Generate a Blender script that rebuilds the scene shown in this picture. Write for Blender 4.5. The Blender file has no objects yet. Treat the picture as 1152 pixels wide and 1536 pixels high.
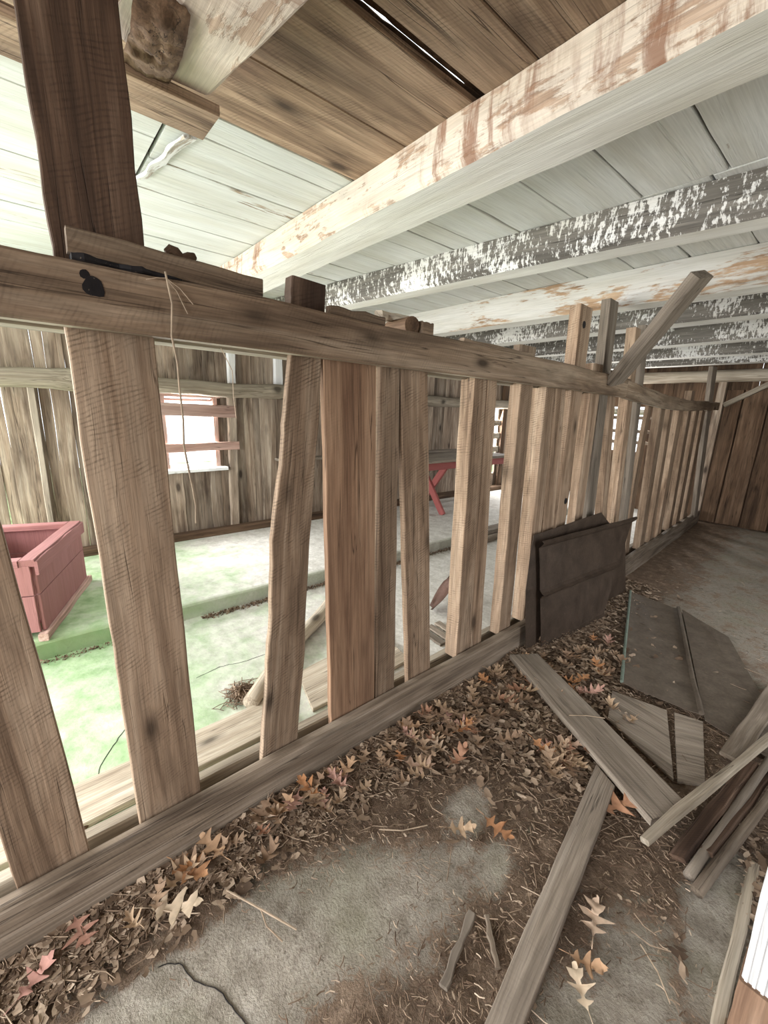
import bpy, math, random
import numpy as np
from mathutils import Vector, Matrix, noise

SC = bpy.context.scene
COL = SC.collection
rng = random.Random(7)
nrng = np.random.default_rng(7)

# ------------------------------------------------------------------ camera, exposure, light
def V(*a): return Vector(a)

def make_camera():
    yaw, pitch, roll = -0.860458, 0.239961, -0.0328707
    cy, sy, cp, sp = math.cos(yaw), math.sin(yaw), math.cos(pitch), math.sin(pitch)
    fwd = V(sy*cp, cy*cp, -sp); right = V(cy, -sy, 0); down = fwd.cross(right)
    r = right*math.cos(roll) + down*math.sin(roll)
    d = -right*math.sin(roll) + down*math.cos(roll)
    m = Matrix((r, -d, -fwd)).transposed().to_4x4()
    m.translation = V(0, 0, 1.5)
    cam = bpy.data.cameras.new('camera')
    cam.sensor_fit = 'VERTICAL'; cam.sensor_height = 24.0
    cam.lens = 24.0*625.6/1536.0
    cam.clip_start = 0.02; cam.clip_end = 200
    o = bpy.data.objects.new('camera', cam); o.matrix_world = m
    COL.objects.link(o); SC.camera = o
make_camera()

SC.view_settings.view_transform = 'Standard'
SC.view_settings.look = 'None'
SC.view_settings.gamma = 1.0
SC.view_settings.use_curve_mapping = False
SC.view_settings.exposure = 0.0
SC.cycles.max_bounces = 8
SC.cycles.diffuse_bounces = 5
SC.cycles.use_denoising = True

W = bpy.data.worlds.new('overcast_sky'); SC.world = W
W.use_nodes = True
bg = W.node_tree.nodes['Background']
bg.inputs[0].default_value = (0.93, 0.97, 1.0, 1); bg.inputs[1].default_value = 2.6

def area(name, loc, target, sx, sy, power, col=(1, 0.985, 0.965)):
    l = bpy.data.lights.new(name, 'AREA'); l.shape = 'RECTANGLE'
    l.size = sx; l.size_y = sy; l.energy = power; l.color = col
    o = bpy.data.objects.new(name, l); o.location = loc
    o.rotation_euler = (Vector(target)-Vector(loc)).to_track_quat('-Z', 'Y').to_euler()
    COL.objects.link(o); return o
# daylight at openings; the two rear doorways are unseen, added for their light
area('added_rear_light', (-0.1, -2.35, 1.35), (-0.3, 1.2, -0.4), 2.4, 1.7, 140)
area('added_stall_light', (-3.2, -2.35, 1.15), (-3.2, 1, -1.4), 2.4, 1.6, 225)
area('daylight_side_doorway', (-4.75, -1.5, 1.25), (-1.5, -0.2, -1.0), 1.6, 1.6, 300)
area('daylight_aisle_doorway', (1.55, 3.4, 1.1), (-1, 3.4, 0.6), 1.6, 1.9, 34)
area('daylight_back_window', (-2.85, 7.9, 1.3), (-2.8, 4, 0.3), 0.6, 0.75, 90)
area('daylight_far_window', (-4.72, 6.5, 1.0), (-2, 6.0, 0.2), 0.35, 1.2, 110)
area('daylight_near_window', (-4.72, 1.28, 1.2), (-2, 1.6, 0.4), 0.6, 0.7, 110)

# ------------------------------------------------------------------ materials
def nt(name):
    m = bpy.data.materials.new(name); m.use_nodes = True
    t = m.node_tree; t.nodes.clear()
    return m, t
class G:
    """small node graph helper"""
    def __init__(s, name):
        s.m, s.t = nt(name)
        s.out = s.n('ShaderNodeOutputMaterial'); s.b = s.n('ShaderNodeBsdfPrincipled')
        s.l(s.b.outputs[0], s.out.inputs[0])
        s.b.inputs['Specular IOR Level'].default_value = 0.25
    def n(s, typ, **kw):
        x = s.t.nodes.new(typ)
        for k, v in kw.items(): setattr(x, k, v)
        return x
    def l(s, a, b): s.t.links.new(a, b)
    def attr(s, name, what='Vector'):
        a = s.n('ShaderNodeAttribute'); a.attribute_name = name; return a.outputs[what]
    def geo(s): return s.n('ShaderNodeNewGeometry').outputs['Position']
    def mp(s, vec, scale, rot=(0, 0, 0)):
        x = s.n('ShaderNodeMapping'); x.inputs['Scale'].default_value = scale; x.inputs['Rotation'].default_value = rot
        s.l(vec, x.inputs[0]); return x.outputs[0]
    def noise(s, vec, sc=1, det=6, rough=.55, dist=0):
        x = s.n('ShaderNodeTexNoise'); s.l(vec, x.inputs['Vector'])
        x.inputs['Scale'].default_value = sc; x.inputs['Detail'].default_value = det
        x.inputs['Roughness'].default_value = rough; x.inputs['Distortion'].default_value = dist
        return x.outputs['Fac']
    def ramp(s, fac, stops):
        x = s.n('ShaderNodeValToRGB'); cr = x.color_ramp
        while len(cr.elements) < len(stops): cr.elements.new(.5)
        for e, (p, c) in zip(cr.elements, stops):
            e.position = p
            e.color = (c, c, c, 1) if isinstance(c, (int, float)) else (*c, 1)
        s.l(fac, x.inputs[0]); return x.outputs[0]
    def mix(s, fac, a, b, mode='MIX'):
        x = s.n('ShaderNodeMix', data_type='RGBA', blend_type=mode)
        for sock, v in ((x.inputs[0], fac), (x.inputs[6], a), (x.inputs[7], b)):
            if hasattr(v, 'is_linked'): s.l(v, sock)
            elif isinstance(v, (int, float)): sock.default_value = v
            else: sock.default_value = (*v, 1)
        return x.outputs[2]
    def math(s, op, a, b=0.0, clamp=False):
        x = s.n('ShaderNodeMath', operation=op, use_clamp=clamp)
        for sock, v in ((x.inputs[0], a), (x.inputs[1], b)):
            if hasattr(v, 'is_linked'): s.l(v, sock)
            else: sock.default_value = v
        return x.outputs[0]
    def bump(s, h, strength=.4, dist=.01):
        x = s.n('ShaderNodeBump'); x.inputs['Strength'].default_value = strength
        x.inputs['Distance'].default_value = dist; s.l(h, x.inputs['Height'])
        s.l(x.outputs[0], s.b.inputs['Normal'])
    def done(s, col, rough=.85):
        if hasattr(col, 'is_linked'): s.l(col, s.b.inputs['Base Color'])
        else: s.b.inputs['Base Color'].default_value = (*col, 1)
        if hasattr(rough, 'is_linked'): s.l(rough, s.b.inputs['Roughness'])
        else: s.b.inputs['Roughness'].default_value = rough
        return s.m

def wood(name, dark, mid, light, saw=.25, stain=.45, knots=True, paint=None, rough=.85, var=.3, fine=1.0, popa=.93, streak=0, mod=0):
    """weathered timber; grain runs along the z of the 'gco' attribute.
    paint = (cover 0..1, colour, scale, z squeeze)"""
    g = G(name); co = g.attr('gco'); rnd = g.attr('rnd', 'Fac')
    grain = g.noise(g.mp(co, (16, 16, 1.1)), 1, 8, .62, .7)
    col = g.ramp(grain, [(.28, dark), (.5, mid), (.74, light)])
    fib = g.noise(g.mp(co, (150, 150, 4)), 1, 3, .6)
    col = g.mix(.75*fine, col, g.ramp(fib, [(.3, .55), (.62, 1.1)]), 'MULTIPLY')
    hgt = g.math('ADD', g.math('MULTIPLY', grain, .6), g.math('MULTIPLY', fib, .35))
    if saw:
        w = g.n('ShaderNodeTexWave', wave_type='BANDS', bands_direction='Z')
        g.l(g.mp(co, (1, 1, 1), (.20, .42, 0)), w.inputs['Vector'])
        w.inputs['Scale'].default_value = 27; w.inputs['Distortion'].default_value = 9
        w.inputs['Detail'].default_value = 3; w.inputs['Detail Scale'].default_value = .3
        gate = g.ramp(g.noise(g.mp(co, (16, 16, 16)), 1, 7, .75), [(.45, 0.0), (.70, 1.0)])
        sw = g.math('MULTIPLY', g.ramp(w.outputs['Fac'], [(.5, 0.0), (.95, 1.0)]), gate)
        col = g.mix(g.math('MULTIPLY', sw, saw*2.2, True), col, tuple(c*.45 for c in dark))
        hgt = g.math('SUBTRACT', hgt, g.math('MULTIPLY', sw, .22*saw))
    st = g.noise(g.mp(co, (7, 7, 1.5)), 1, 5, .6, .4)
    col = g.mix(g.math('MULTIPLY', g.ramp(st, [(.48, 0.0), (.72, 1.0)]), stain), col, tuple(c*.5 for c in dark))
    pale = g.noise(g.mp(co, (4, 4, 1.0)), 1, 3)
    col = g.mix(g.math('MULTIPLY', g.ramp(pale, [(.5, 0.0), (.75, 1.0)]), .35), col, light)
    crk = g.math('ABSOLUTE', g.math('SUBTRACT', g.noise(g.mp(co, (26, 26, .7)), 1, 3, .5, .3), .47))
    crm = g.math('MULTIPLY', g.ramp(crk, [(.0, 1.0), (.012, 0.0)]), g.ramp(g.noise(g.mp(co, (9, 9, 2)), 1, 2), [(.45, 0.0), (.55, 1.0)]))
    col = g.mix(g.math('MULTIPLY', crm, .8), col, tuple(c*.3 for c in dark))
    hgt = g.math('SUBTRACT', hgt, g.math('MULTIPLY', crm, .5))
    if knots:
        v = g.n('ShaderNodeTexVoronoi'); g.l(g.mp(co, (5.5, 2.0, 2.2)), v.inputs['Vector']); v.inputs['Scale'].default_value = 1
        k = g.ramp(v.outputs['Distance'], [(.07, 1.0), (.13, .35), (.2, 0.0)])
        col = g.mix(g.math('MULTIPLY', k, .85), col, tuple(c*.28 for c in dark))
    col = g.mix(1.0, col, g.ramp(rnd, [(0, 1-var), (1, 1+var*.45)]), 'MULTIPLY')
    if paint:
        cover, pc, ps, zs = paint
        n1 = g.noise(g.mp(co, ps if isinstance(ps, tuple) else (ps, ps, ps*zs)), 1, 9, .68, .25)
        n2 = g.noise(g.mp(co, (60, 60, 9)), 1, 4, .6)
        s_ = g.math('ADD', n1, g.math('MULTIPLY', g.math('SUBTRACT', n2, .5), .28))
        s_ = g.math('ADD', s_, g.math('MULTIPLY', g.math('SUBTRACT', rnd, .5), .08))
        if mod: s_ = g.math('ADD', s_, g.math('MULTIPLY', g.math('SUBTRACT', g.noise(g.mp(co, (3, 3, 2.2)), 1, 4, .6), .5), mod))
        th = .5+(.5-cover)*.55
        mask = g.ramp(s_, [(max(0, th-.025), 0.0), (th+.025, 1.0)])
        tint = g.noise(g.mp(co, (9, 9, 1.5)), 1, 5)
        pcol = g.mix(g.ramp(tint, [(.4, 0.0), (.72, .75)]), pc, tuple(p*q for p, q in zip(pc, (.8, .77, .70))))
        pcol = g.mix(.35, pcol, g.ramp(fib, [(.3, .55), (.6, 1.05)]), 'MULTIPLY')
        col = g.mix(g.math('MULTIPLY', mask, popa), col, pcol)
        if streak:   # brown run-down stains across the timber
            sk = g.noise(g.mp(co, (1.5, 3, 16)), 1, 6, .7, .3)
            big = g.noise(g.mp(co, (1, 1, 1.6)), 1, 3)
            sm = g.math('MULTIPLY', g.ramp(sk, [(.47, 0.0), (.60, 1.0)]), g.ramp(big, [(.42, 0.0), (.52, 1.0)]))
            col = g.mix(g.math('MULTIPLY', sm, streak), col, (.20, .10, .06))
        hgt = g.math('ADD', hgt, g.math('MULTIPLY', mask, .35))
    g.bump(hgt, .55, .006)
    return g.done(col, rough)

M = {}
M['fence'] = wood('rough_sawn_board', (.125, .078, .049), (.29, .202, .138), (.475, .367, .270), saw=.36, stain=.5)
M['red_board'] = wood('reddish_board', (.12, .065, .040), (.245, .150, .095), (.36, .24, .16), saw=.05, stain=.25)
M['rail'] = wood('rail_timber', (.085, .055, .036), (.235, .168, .116), (.43, .345, .26), saw=.15, stain=.7)
M['post'] = wood('dark_plank', (.036, .021, .015), (.10, .060, .040), (.22, .15, .108), saw=.25, stain=.6, paint=(.22, (.30, .24, .19), (7, 7, 1.3), 1), popa=.75)
M['grey'] = wood('grey_weathered_timber', (.13, .105, .083), (.27, .225, .18), (.42, .365, .305), saw=.1, stain=.45, knots=False)
M['sill'] = wood('sill_timber', (.085, .06, .042), (.255, .20, .15), (.48, .41, .335), saw=.06, stain=.5, knots=False)
M['ceil_white'] = wood('whitewashed_planks', (.15, .10, .062), (.33, .235, .15), (.5, .39, .27), saw=.05, stain=.3,
                       paint=(.88, (.66, .68, .67), 4.0, .16))
M['ceil_worn'] = wood('worn_whitewashed_planks', (.17, .115, .07), (.34, .25, .16), (.50, .40, .27), saw=.05, stain=.3,
                      paint=(.76, (.56, .585, .575), (5, 5, .55), .16))
M['ceil_bare'] = wood('bare_ceiling_planks', (.095, .055, .034), (.30, .205, .138), (.50, .37, .265), saw=.2, stain=.75)
M['beam_cream'] = wood('whitewashed_beam', (.24, .15, .10), (.44, .32, .235), (.62, .50, .40), saw=.0, stain=.35,
                       paint=(.62, (.70, .645, .57), (8, 8, 4), .45), popa=.66, streak=.85, mod=.3)
M['beam_white'] = wood('whitewashed_beam_bottom', (.25, .2, .15), (.42, .36, .28), (.56, .5, .42), saw=.0, stain=.2, knots=False,
                       paint=(.95, (.72, .72, .68), 5.0, .4))
M['beam_speckle'] = wood('flaking_grey_beam', (.085, .078, .068), (.165, .152, .135), (.27, .25, .22), saw=.0, stain=.3, knots=False,
                         paint=(.43, (.76, .76, .75), (30, 20, 60), .5), popa=.9, mod=.75)
M['beam_orange'] = wood('bare_orange_beam', (.24, .15, .09), (.42, .28, .175), (.56, .42, .29), saw=.0, stain=.35, knots=False,
                        paint=(.60, (.60, .60, .58), 3.0, .3))
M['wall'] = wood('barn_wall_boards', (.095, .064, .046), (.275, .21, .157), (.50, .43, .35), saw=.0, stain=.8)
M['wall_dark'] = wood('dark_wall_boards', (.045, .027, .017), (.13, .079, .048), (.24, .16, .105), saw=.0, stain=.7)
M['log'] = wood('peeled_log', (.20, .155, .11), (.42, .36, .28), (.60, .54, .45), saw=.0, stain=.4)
M['stud_white'] = wood('whitewashed_stud', (.25, .2, .16), (.42, .37, .31), (.6, .55, .48), saw=0, stain=.2, knots=False,
                       paint=(.7, (.74, .76, .78), 5, .4))
M['red'] = wood('faded_red_paint', (.17, .06, .05), (.30, .13, .115), (.42, .24, .21), saw=0, stain=.1, knots=False,
                paint=(.9, (.285, .13, .128), 4, .4))
M['red_deep'] = wood('red_paint', (.16, .04, .035), (.25, .075, .065), (.34, .14, .12), saw=0, stain=.1, knots=False,
                     paint=(.85, (.31, .095, .09), 4, .4))
M['pink'] = wood('pinkish_window_paint', (.25, .14, .11), (.42, .28, .235), (.56, .44, .39), saw=0, stain=.2, knots=False)
M['white_post'] = wood('white_painted_post', (.15, .085, .055), (.28, .175, .115), (.40, .28, .20), saw=0, stain=.2, knots=False)
M['white_paint'] = wood('ribbed_white_paint', (.6, .6, .6), (.72, .73, .74), (.8, .8, .8), saw=0, stain=.05, knots=False)

def metal(name, a, b, rough=.6):
    g = G(name); co = g.attr('gco')
    n = g.noise(co, 9, 7, .65, .4); n2 = g.noise(co, 60, 4)
    col = g.ramp(n, [(.3, a), (.7, b)])
    col = g.mix(.35, col, g.ramp(n2, [(.35, .6), (.65, 1.15)]), 'MULTIPLY')
    dust = g.noise(co, 140, 2)
    col = g.mix(g.math('MULTIPLY', g.ramp(dust, [(.66, 0.0), (.74, 1.0)]), .4), col, (.3, .25, .2))
    g.bump(g.math('ADD', n, g.math('MULTIPLY', n2, .4)), .3, .006)
    g.b.inputs['Metallic'].default_value = .15
    return g.done(col, rough)
M['tin_dark'] = metal('dark_brown_tin', (.038, .026, .019), (.078, .055, .041), .5)
M['tin_floor'] = metal('dusty_brown_tin', (.105, .083, .064), (.18, .148, .118), .65)
M['patina'] = metal('green_patina', (.14, .19, .16), (.27, .33, .28))
M['rust'] = metal('rusty_steel', (.05, .025, .018), (.11, .06, .045), .6)
M['black'] = metal('tar_black', (.006, .006, .008), (.02, .018, .02), .5)

def earth():
    g = G('dirt_over_concrete'); p = g.geo(); d = g.attr('dirt', 'Fac'); wet = g.attr('tone', 'Fac')
    n = g.noise(p, 14, 9, .65); n2 = g.noise(p, 120, 5, .7); n3 = g.noise(p, 4, 5, .6)
    conc = g.ramp(n, [(.3, (.27, .235, .19)), (.52, (.42, .378, .318)), (.72, (.57, .53, .465))])
    conc = g.mix(.5, conc, g.ramp(n2, [(.3, .6), (.65, 1.15)]), 'MULTIPLY')
    conc = g.mix(g.math('MULTIPLY', g.ramp(g.noise(p, 62, 4, .7), [(.56, 0.0), (.68, 1.0)]), .55), conc, (.13, .105, .08))
    green = g.noise(p, 3, 4)
    conc = g.mix(g.math('MULTIPLY', g.ramp(green, [(.5, 0.0), (.68, 1.0)]), .3), conc, (.25, .27, .16))
    soil = g.ramp(n, [(.3, (.115, .077, .053)), (.55, (.23, .165, .118)), (.75, (.38, .29, .215))])
    soil = g.mix(.75, soil, g.ramp(n2, [(.3, .45), (.66, 1.35)]), 'MULTIPLY')
    m_ = g.math('ADD', d, g.math('MULTIPLY', g.math('SUBTRACT', n, .5), 1.5))
    m_ = g.math('ADD', m_, g.math('MULTIPLY', g.math('SUBTRACT', n3, .5), .9))
    m_ = g.math('ADD', m_, g.math('MULTIPLY', g.math('SUBTRACT', n2, .5), .8))
    mask = g.ramp(m_, [(.40, 0.0), (.66, 1.0)])
    col = g.mix(mask, conc, soil)
    col = g.mix(1.0, col, g.ramp(n3, [(.3, .8), (.7, 1.1)]), 'MULTIPLY')
    g.bump(g.math('ADD', n, g.math('MULTIPLY', n2, 1.0)), .9, .012)
    return g.done(col, .9)
M['earth'] = earth()

def algae(name, amt, riser=False):
    g = G(name); p = g.geo()
    n = g.noise(p, 3.2, 7, .6, .5); n2 = g.noise(p, 45, 6, .7); n3 = g.noise(p, 12, 6, .6)
    conc = g.ramp(n3, [(.3, (.46, .445, .41)), (.55, (.60, .59, .555)), (.75, (.69, .68, .65))])
    conc = g.mix(.6, conc, g.ramp(n2, [(.3, .6), (.62, 1.1)]), 'MULTIPLY')
    gr = g.ramp(n3, [(.3, (.17, .31, .125)), (.7, (.36, .50, .28))])
    sep = g.n('ShaderNodeSeparateXYZ'); g.l(p, sep.inputs[0])
    # the growth is thickest in the first metres of the stall and dies out along it
    along = g.n('ShaderNodeMapRange'); g.l(sep.outputs['Y'], along.inputs[0])
    along.inputs[1].default_value = .2; along.inputs[2].default_value = 2.6
    along.inputs[3].default_value = amt; along.inputs[4].default_value = -.35
    m_ = g.math('ADD', g.math('ADD', n, along.outputs[0]), g.math('MULTIPLY', g.math('SUBTRACT', n2, .5), .35))
    mask = g.ramp(m_, [(.45, 0.0), (.88, .88)])
    col = g.mix(mask, conc, gr)
    if riser:   # darker algae green on the step front, to strengthen its shading
        rz = g.n('ShaderNodeMapRange'); g.l(sep.outputs['X'], rz.inputs[0]); rz.inputs[1].default_value = -2.975; rz.inputs[2].default_value = -2.925
        yz = g.n('ShaderNodeMapRange'); g.l(sep.outputs['Y'], yz.inputs[0]); yz.inputs[1].default_value = .3; yz.inputs[2].default_value = 3.2; yz.inputs[3].default_value = .85; yz.inputs[4].default_value = .3
        col = g.mix(g.math('MULTIPLY', g.math('MULTIPLY', rz.outputs[0], yz.outputs[0]), g.ramp(n3, [(.3, .5), (.6, 1.0)])), col, (.16, .22, .10))
    cr = g.ramp(n2, [(.66, 0.0), (.74, 1.0)])
    col = g.mix(g.math('MULTIPLY', cr, .35), col, (.16, .14, .10))
    g.bump(g.math('SUBTRACT', g.math('ADD', n3, g.math('MULTIPLY', n2, .5)), cr), .5, .008)
    return g.done(col, .85)
M['stall'] = algae('algae_stained_concrete', .30)
M['slab'] = algae('algae_stained_slab', .34, True)

def leafmat(name, stops):
    g = G(name); r = g.attr('rnd', 'Fac'); co = g.attr('gco')
    x = g.ramp(r, stops)
    col = g.mix(.5, x, g.ramp(g.noise(co, 40, 4), [(.3, .5), (.65, 1.2)]), 'MULTIPLY')
    return g.done(col, .75)
M['leaf'] = leafmat('dry_oak_leaf', [(0, (.13, .08, .05)), (.3, (.27, .18, .12)), (.5, (.38, .27, .185)), (.62, (.46, .33, .22)), (.72, (.46, .23, .11)), (.80, (.36, .20, .13)), (.88, (.46, .25, .21)), (1, (.62, .50, .37))])
M['litter'] = leafmat('leaf_litter', [(0, (.07, .045, .03)), (.4, (.20, .138, .094)), (.75, (.34, .255, .185)), (1, (.54, .43, .33))])
M['twig'] = leafmat('straw_and_twigs', [(0, (.09, .055, .035)), (.6, (.20, .14, .095)), (.9, (.32, .24, .17)), (1, (.50, .40, .30))])
M['twine'] = leafmat('grey_twine', [(0, (.34, .27, .20)), (1, (.42, .33, .25))])

# ------------------------------------------------------------------ mesh building
class MB:
    def __init__(s):
        s.v, s.f, s.g, s.r, s.mi = [], [], [], [], []
    def add(s, verts, faces, gco=None, rnd=None, off=None, mi=0):
        b = len(s.v)
        if off is None: off = Vector((rng.uniform(-40, 40), rng.uniform(-40, 40), rng.uniform(-40, 40)))
        if rnd is None: rnd = rng.random()
        for i, p in enumerate(verts):
            s.v.append(tuple(p)); q = Vector(gco[i] if gco else p)+off
            s.g.append(tuple(q)); s.r.append(rnd)
        for f in faces:
            s.f.append(tuple(b+i for i in f)); s.mi.append(mi)
        return s
    def loft(s, st, prof, rnd=None, cap=True, faces_mi=None, off=None):
        """st: list of (centre, half-width vector, half-thickness vector); prof(hu, hv) -> [(a, b)] in metres"""
        V_, G_ = [], []; L = 0; prev = None; n = None
        for c, u, v in st:
            c = Vector(c); u = Vector(u); v = Vector(v)
            if prev is not None: L += (c-prev).length
            prev = c
            hu, hv = u.length, v.length
            pr = prof(hu, hv); n = len(pr)
            for a, b in pr:
                V_.append(c+u*(a/hu)+v*(b/hv)); G_.append((a, b, L))
        F = []
        m = len(st)
        for i in range(m-1):
            for k in range(n):
                k2 = (k+1) % n
                F.append((i*n+k, i*n+k2, (i+1)*n+k2, (i+1)*n+k))
        if cap:
            F.append(tuple(range(n-1, -1, -1))); F.append(tuple((m-1)*n+k for k in range(n)))
        return s.add(V_, F, G_, rnd, off)
    def board(s, p0, p1, wdir, w, t, n=10, ch=.004, wob=.002, w1=None, rnd=None, bow=0.0, sag=None):
        """straight sawn board from p0 to p1; wdir = direction of its width"""
        p0, p1 = Vector(p0), Vector(p1); ax = (p1-p0).normalized()
        u = Vector(wdir); u = (u-ax*u.dot(ax)).normalized(); v = ax.cross(u)
        w1 = w if w1 is None else w1; ph = rng.uniform(0, 50); st = []
        for i in range(n+1):
            k = i/n; c = p0.lerp(p1, k)+v*(bow*4*k*(1-k))
            if sag: c = c+Vector(sag)*(4*k*(1-k))
            e1 = noise.noise((ph, k*4.0, 0))*wob*2; e2 = noise.noise((ph, k*4.0, 9))*wob*2
            hw = (w+(w1-w)*k)/2+e1
            st.append((c+u*e2, u*hw, v*(t/2+noise.noise((ph, k*5, 20))*wob*.5)))
        return s.loft(st, chamfer(ch), rnd)
    def quad(s, BL, BR, TL, TR, tv, n=14, wob=.002, ch=.003, rnd=None, mids=None):
        """board whose front face is the given quad; tv = thickness vector (pointing back)"""
        BL, BR, TL, TR, tv = map(Vector, (BL, BR, TL, TR, tv)); ph = rng.uniform(0, 50); st = []
        if mids: keys = [(0, BL, BR)]+[(k, Vector(a), Vector(b)) for k, a, b in mids]+[(1, TL, TR)]
        else: keys = [(0, BL, BR), (1, TL, TR)]
        for i in range(n+1):
            k = i/n
            for (k0, a0, b0), (k1, a1, b1) in zip(keys, keys[1:]):
                if k <= k1+1e-9: break
            q = (k-k0)/(k1-k0)
            if mids: q = q*q*(3-2*q)*.5+q*.5
            a = a0.lerp(a1, q); b = b0.lerp(b1, q); d = (b-a).normalized()
            a = a+d*noise.noise((ph, k*6, 0))*wob*2.2+d*noise.noise((ph, k*25, 3))*wob; b = b+d*noise.noise((ph, k*6, 7))*wob*2.2
            st.append(((a+b)/2+tv/2, (b-a)/2, tv/2))
        return s.loft(st, chamfer(ch), rnd)
    def tube(s, pts, r, n=10, wob=0.0, rnd=None):
        pts = [Vector(p) for p in pts]; rs = r if isinstance(r, (list, tuple)) else [r]*len(pts)
        V_, G_, L = [], [], 0; ph = rng.uniform(0, 50)
        ref = Vector((0, 0, 1)) if abs((pts[-1]-pts[0]).normalized().z) < .8 else Vector((1, 0, 0))
        for i, p in enumerate(pts):
            t = (pts[min(i+1, len(pts)-1)]-pts[max(i-1, 0)]).normalized()
            u = t.cross(ref).normalized(); v = u.cross(t)
            if i: L += (p-pts[i-1]).length
            for k in range(n):
                a = 2*math.pi*k/n
                rr = rs[i]*(1+wob*noise.noise((ph+math.cos(a), math.sin(a), L*3)))
                V_.append(p+(u*math.cos(a)+v*math.sin(a))*rr); G_.append((math.cos(a)*rs[i], math.sin(a)*rs[i], L))
        F = []
        for i in range(len(pts)-1):
            for k in range(n):
                k2 = (k+1) % n; F.append((i*n+k, i*n+k2, (i+1)*n+k2, (i+1)*n+k))
        F.append(tuple(range(n-1, -1, -1))); F.append(tuple((len(pts)-1)*n+k for k in range(n)))
        return s.add(V_, F, G_, rnd)
    def strip(s, rows, t=.004, rnd=None):
        """thin solid sheet: rows of points; thickened along its normals"""
        R_ = [[Vector(p) for p in r] for r in rows]; a, b = len(R_), len(R_[0])
        top, bot = [], []
        for i in range(a):
            for j in range(b):
                du = R_[min(i+1, a-1)][j]-R_[max(i-1, 0)][j]; dv = R_[i][min(j+1, b-1)]-R_[i][max(j-1, 0)]
                nrm = du.cross(dv).normalized()*t/2
                top.append(R_[i][j]+nrm); bot.append(R_[i][j]-nrm)
        N = a*b; F = []
        for i in range(a-1):
            for j in range(b-1):
                q = (i*b+j, (i+1)*b+j, (i+1)*b+j+1, i*b+j+1)
                F.append(q); F.append(tuple(N+x for x in reversed(q)))
        for i in range(a-1):
            for j in (0, b-1):
                q = (i*b+j, (i+1)*b+j, N+(i+1)*b+j, N+i*b+j); F.append(q if j else tuple(reversed(q)))
        for j in range(b-1):
            for i in (0, a-1):
                q = (i*b+j, i*b+j+1, N+i*b+j+1, N+i*b+j); F.append(tuple(reversed(q)) if i else q)
        return s.add(top+bot, F, None, rnd)
    def build(s, name, mat, parent=None, smooth=False, mats=None, keep_origin=False):
        me = bpy.data.meshes.new(name)
        v = np.array(s.v, dtype=np.float64)
        if parent is None and not keep_origin:
            c = v.mean(0); c[2] = v[:, 2].min()
        elif parent is not None:
            c = np.zeros(3); q = parent
            while q is not None: c = c+np.array(q.location); q = q.parent
        else: c = np.zeros(3)
        me.from_pydata((v-c).tolist(), [], s.f); 
        a = me.attributes.new('gco', 'FLOAT_VECTOR', 'POINT'); a.data.foreach_set('vector', np.array(s.g, dtype=np.float32).ravel())
        a = me.attributes.new('rnd', 'FLOAT', 'POINT'); a.data.foreach_set('value', np.array(s.r, dtype=np.float32))
        for m in (mats or [mat]): me.materials.append(M[m] if isinstance(m, str) else m)
        if mats: me.polygons.foreach_set('material_index', np.array(s.mi, dtype=np.int32))
        if smooth: me.polygons.foreach_set('use_smooth', np.ones(len(me.polygons), dtype=bool))
        me.update()
        o = bpy.data.objects.new(name, me); COL.objects.link(o)
        if parent is not None: o.parent = parent
        else: o.location = c
        return o
def chamfer(c):
    def f(hu, hv):
        k = min(c, hu*.4, hv*.4)
        return [(-hu, -hv+k), (-hu+k, -hv), (hu-k, -hv), (hu, -hv+k), (hu, hv-k), (hu-k, hv), (-hu+k, hv), (-hu, hv-k)]
    return f
def tag(o, label, cat, group=None, kind='thing'):
    o['label'] = label; o['category'] = cat; o['kind'] = kind
    if group: o['group'] = group
    return o
def struct(o): o['kind'] = 'structure'; return o
def empty(name, loc):
    o = bpy.data.objects.new(name, None); o.location = loc; o.empty_display_size = .1; COL.objects.link(o)
    return o
def thing(name, loc, label, cat, group=None): return tag(empty(name, loc), label, cat, group)

# ------------------------------------------------------------------ floors
Z3 = (0, 0, 1)
def fence_x(y): return -1.235-max(0, y-2.5)*.06
PATCH = [(-.80, .47, .15, .42, -.35), (-.80, .20, .16, .25, 0), (-.95, .0, .12, .16, 0), (-.565, 1.03, .045, .085, .3), (-.755, 1.13, .06, .10, .2), (-.66, .98, .03, .05, 0),
         (-.12, 1.02, .10, .22, .25), (-.20, .88, .09, .10, 0), (-.03, 1.45, .07, .30, .12)]
def dirt_at(x, y):
    d = .86
    for cx, cy, rx, ry, a in PATCH:
        dx, dy = x-cx, y-cy; ca, sa = math.cos(a), math.sin(a)
        u = (dx*ca+dy*sa)/rx; w = (-dx*sa+dy*ca)/ry; q = math.sqrt(u*u+w*w)
        if q < 1.8: d = min(d, .06+.80*max(0, min(1, (q-.45)/1.25)))
    if y > 2.3:
        far = min(1, (y-2.3)/1.3)*min(1, max(0, (x-fence_x(y)-.25)/.35))
        d = d*(1-far)+.42*far
    e = x-fence_x(y)
    if e < .25: d = max(d, .9-e)
    return d
def mound(x, y):
    e = x-fence_x(y)
    if e < -.03: return 0.0
    return .055*max(0, 1-max(0, e)/.16)**1.5*(1 if y < 3.6 else 0)*(.75+.5*noise.noise((y*3, 0, 4)))
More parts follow.
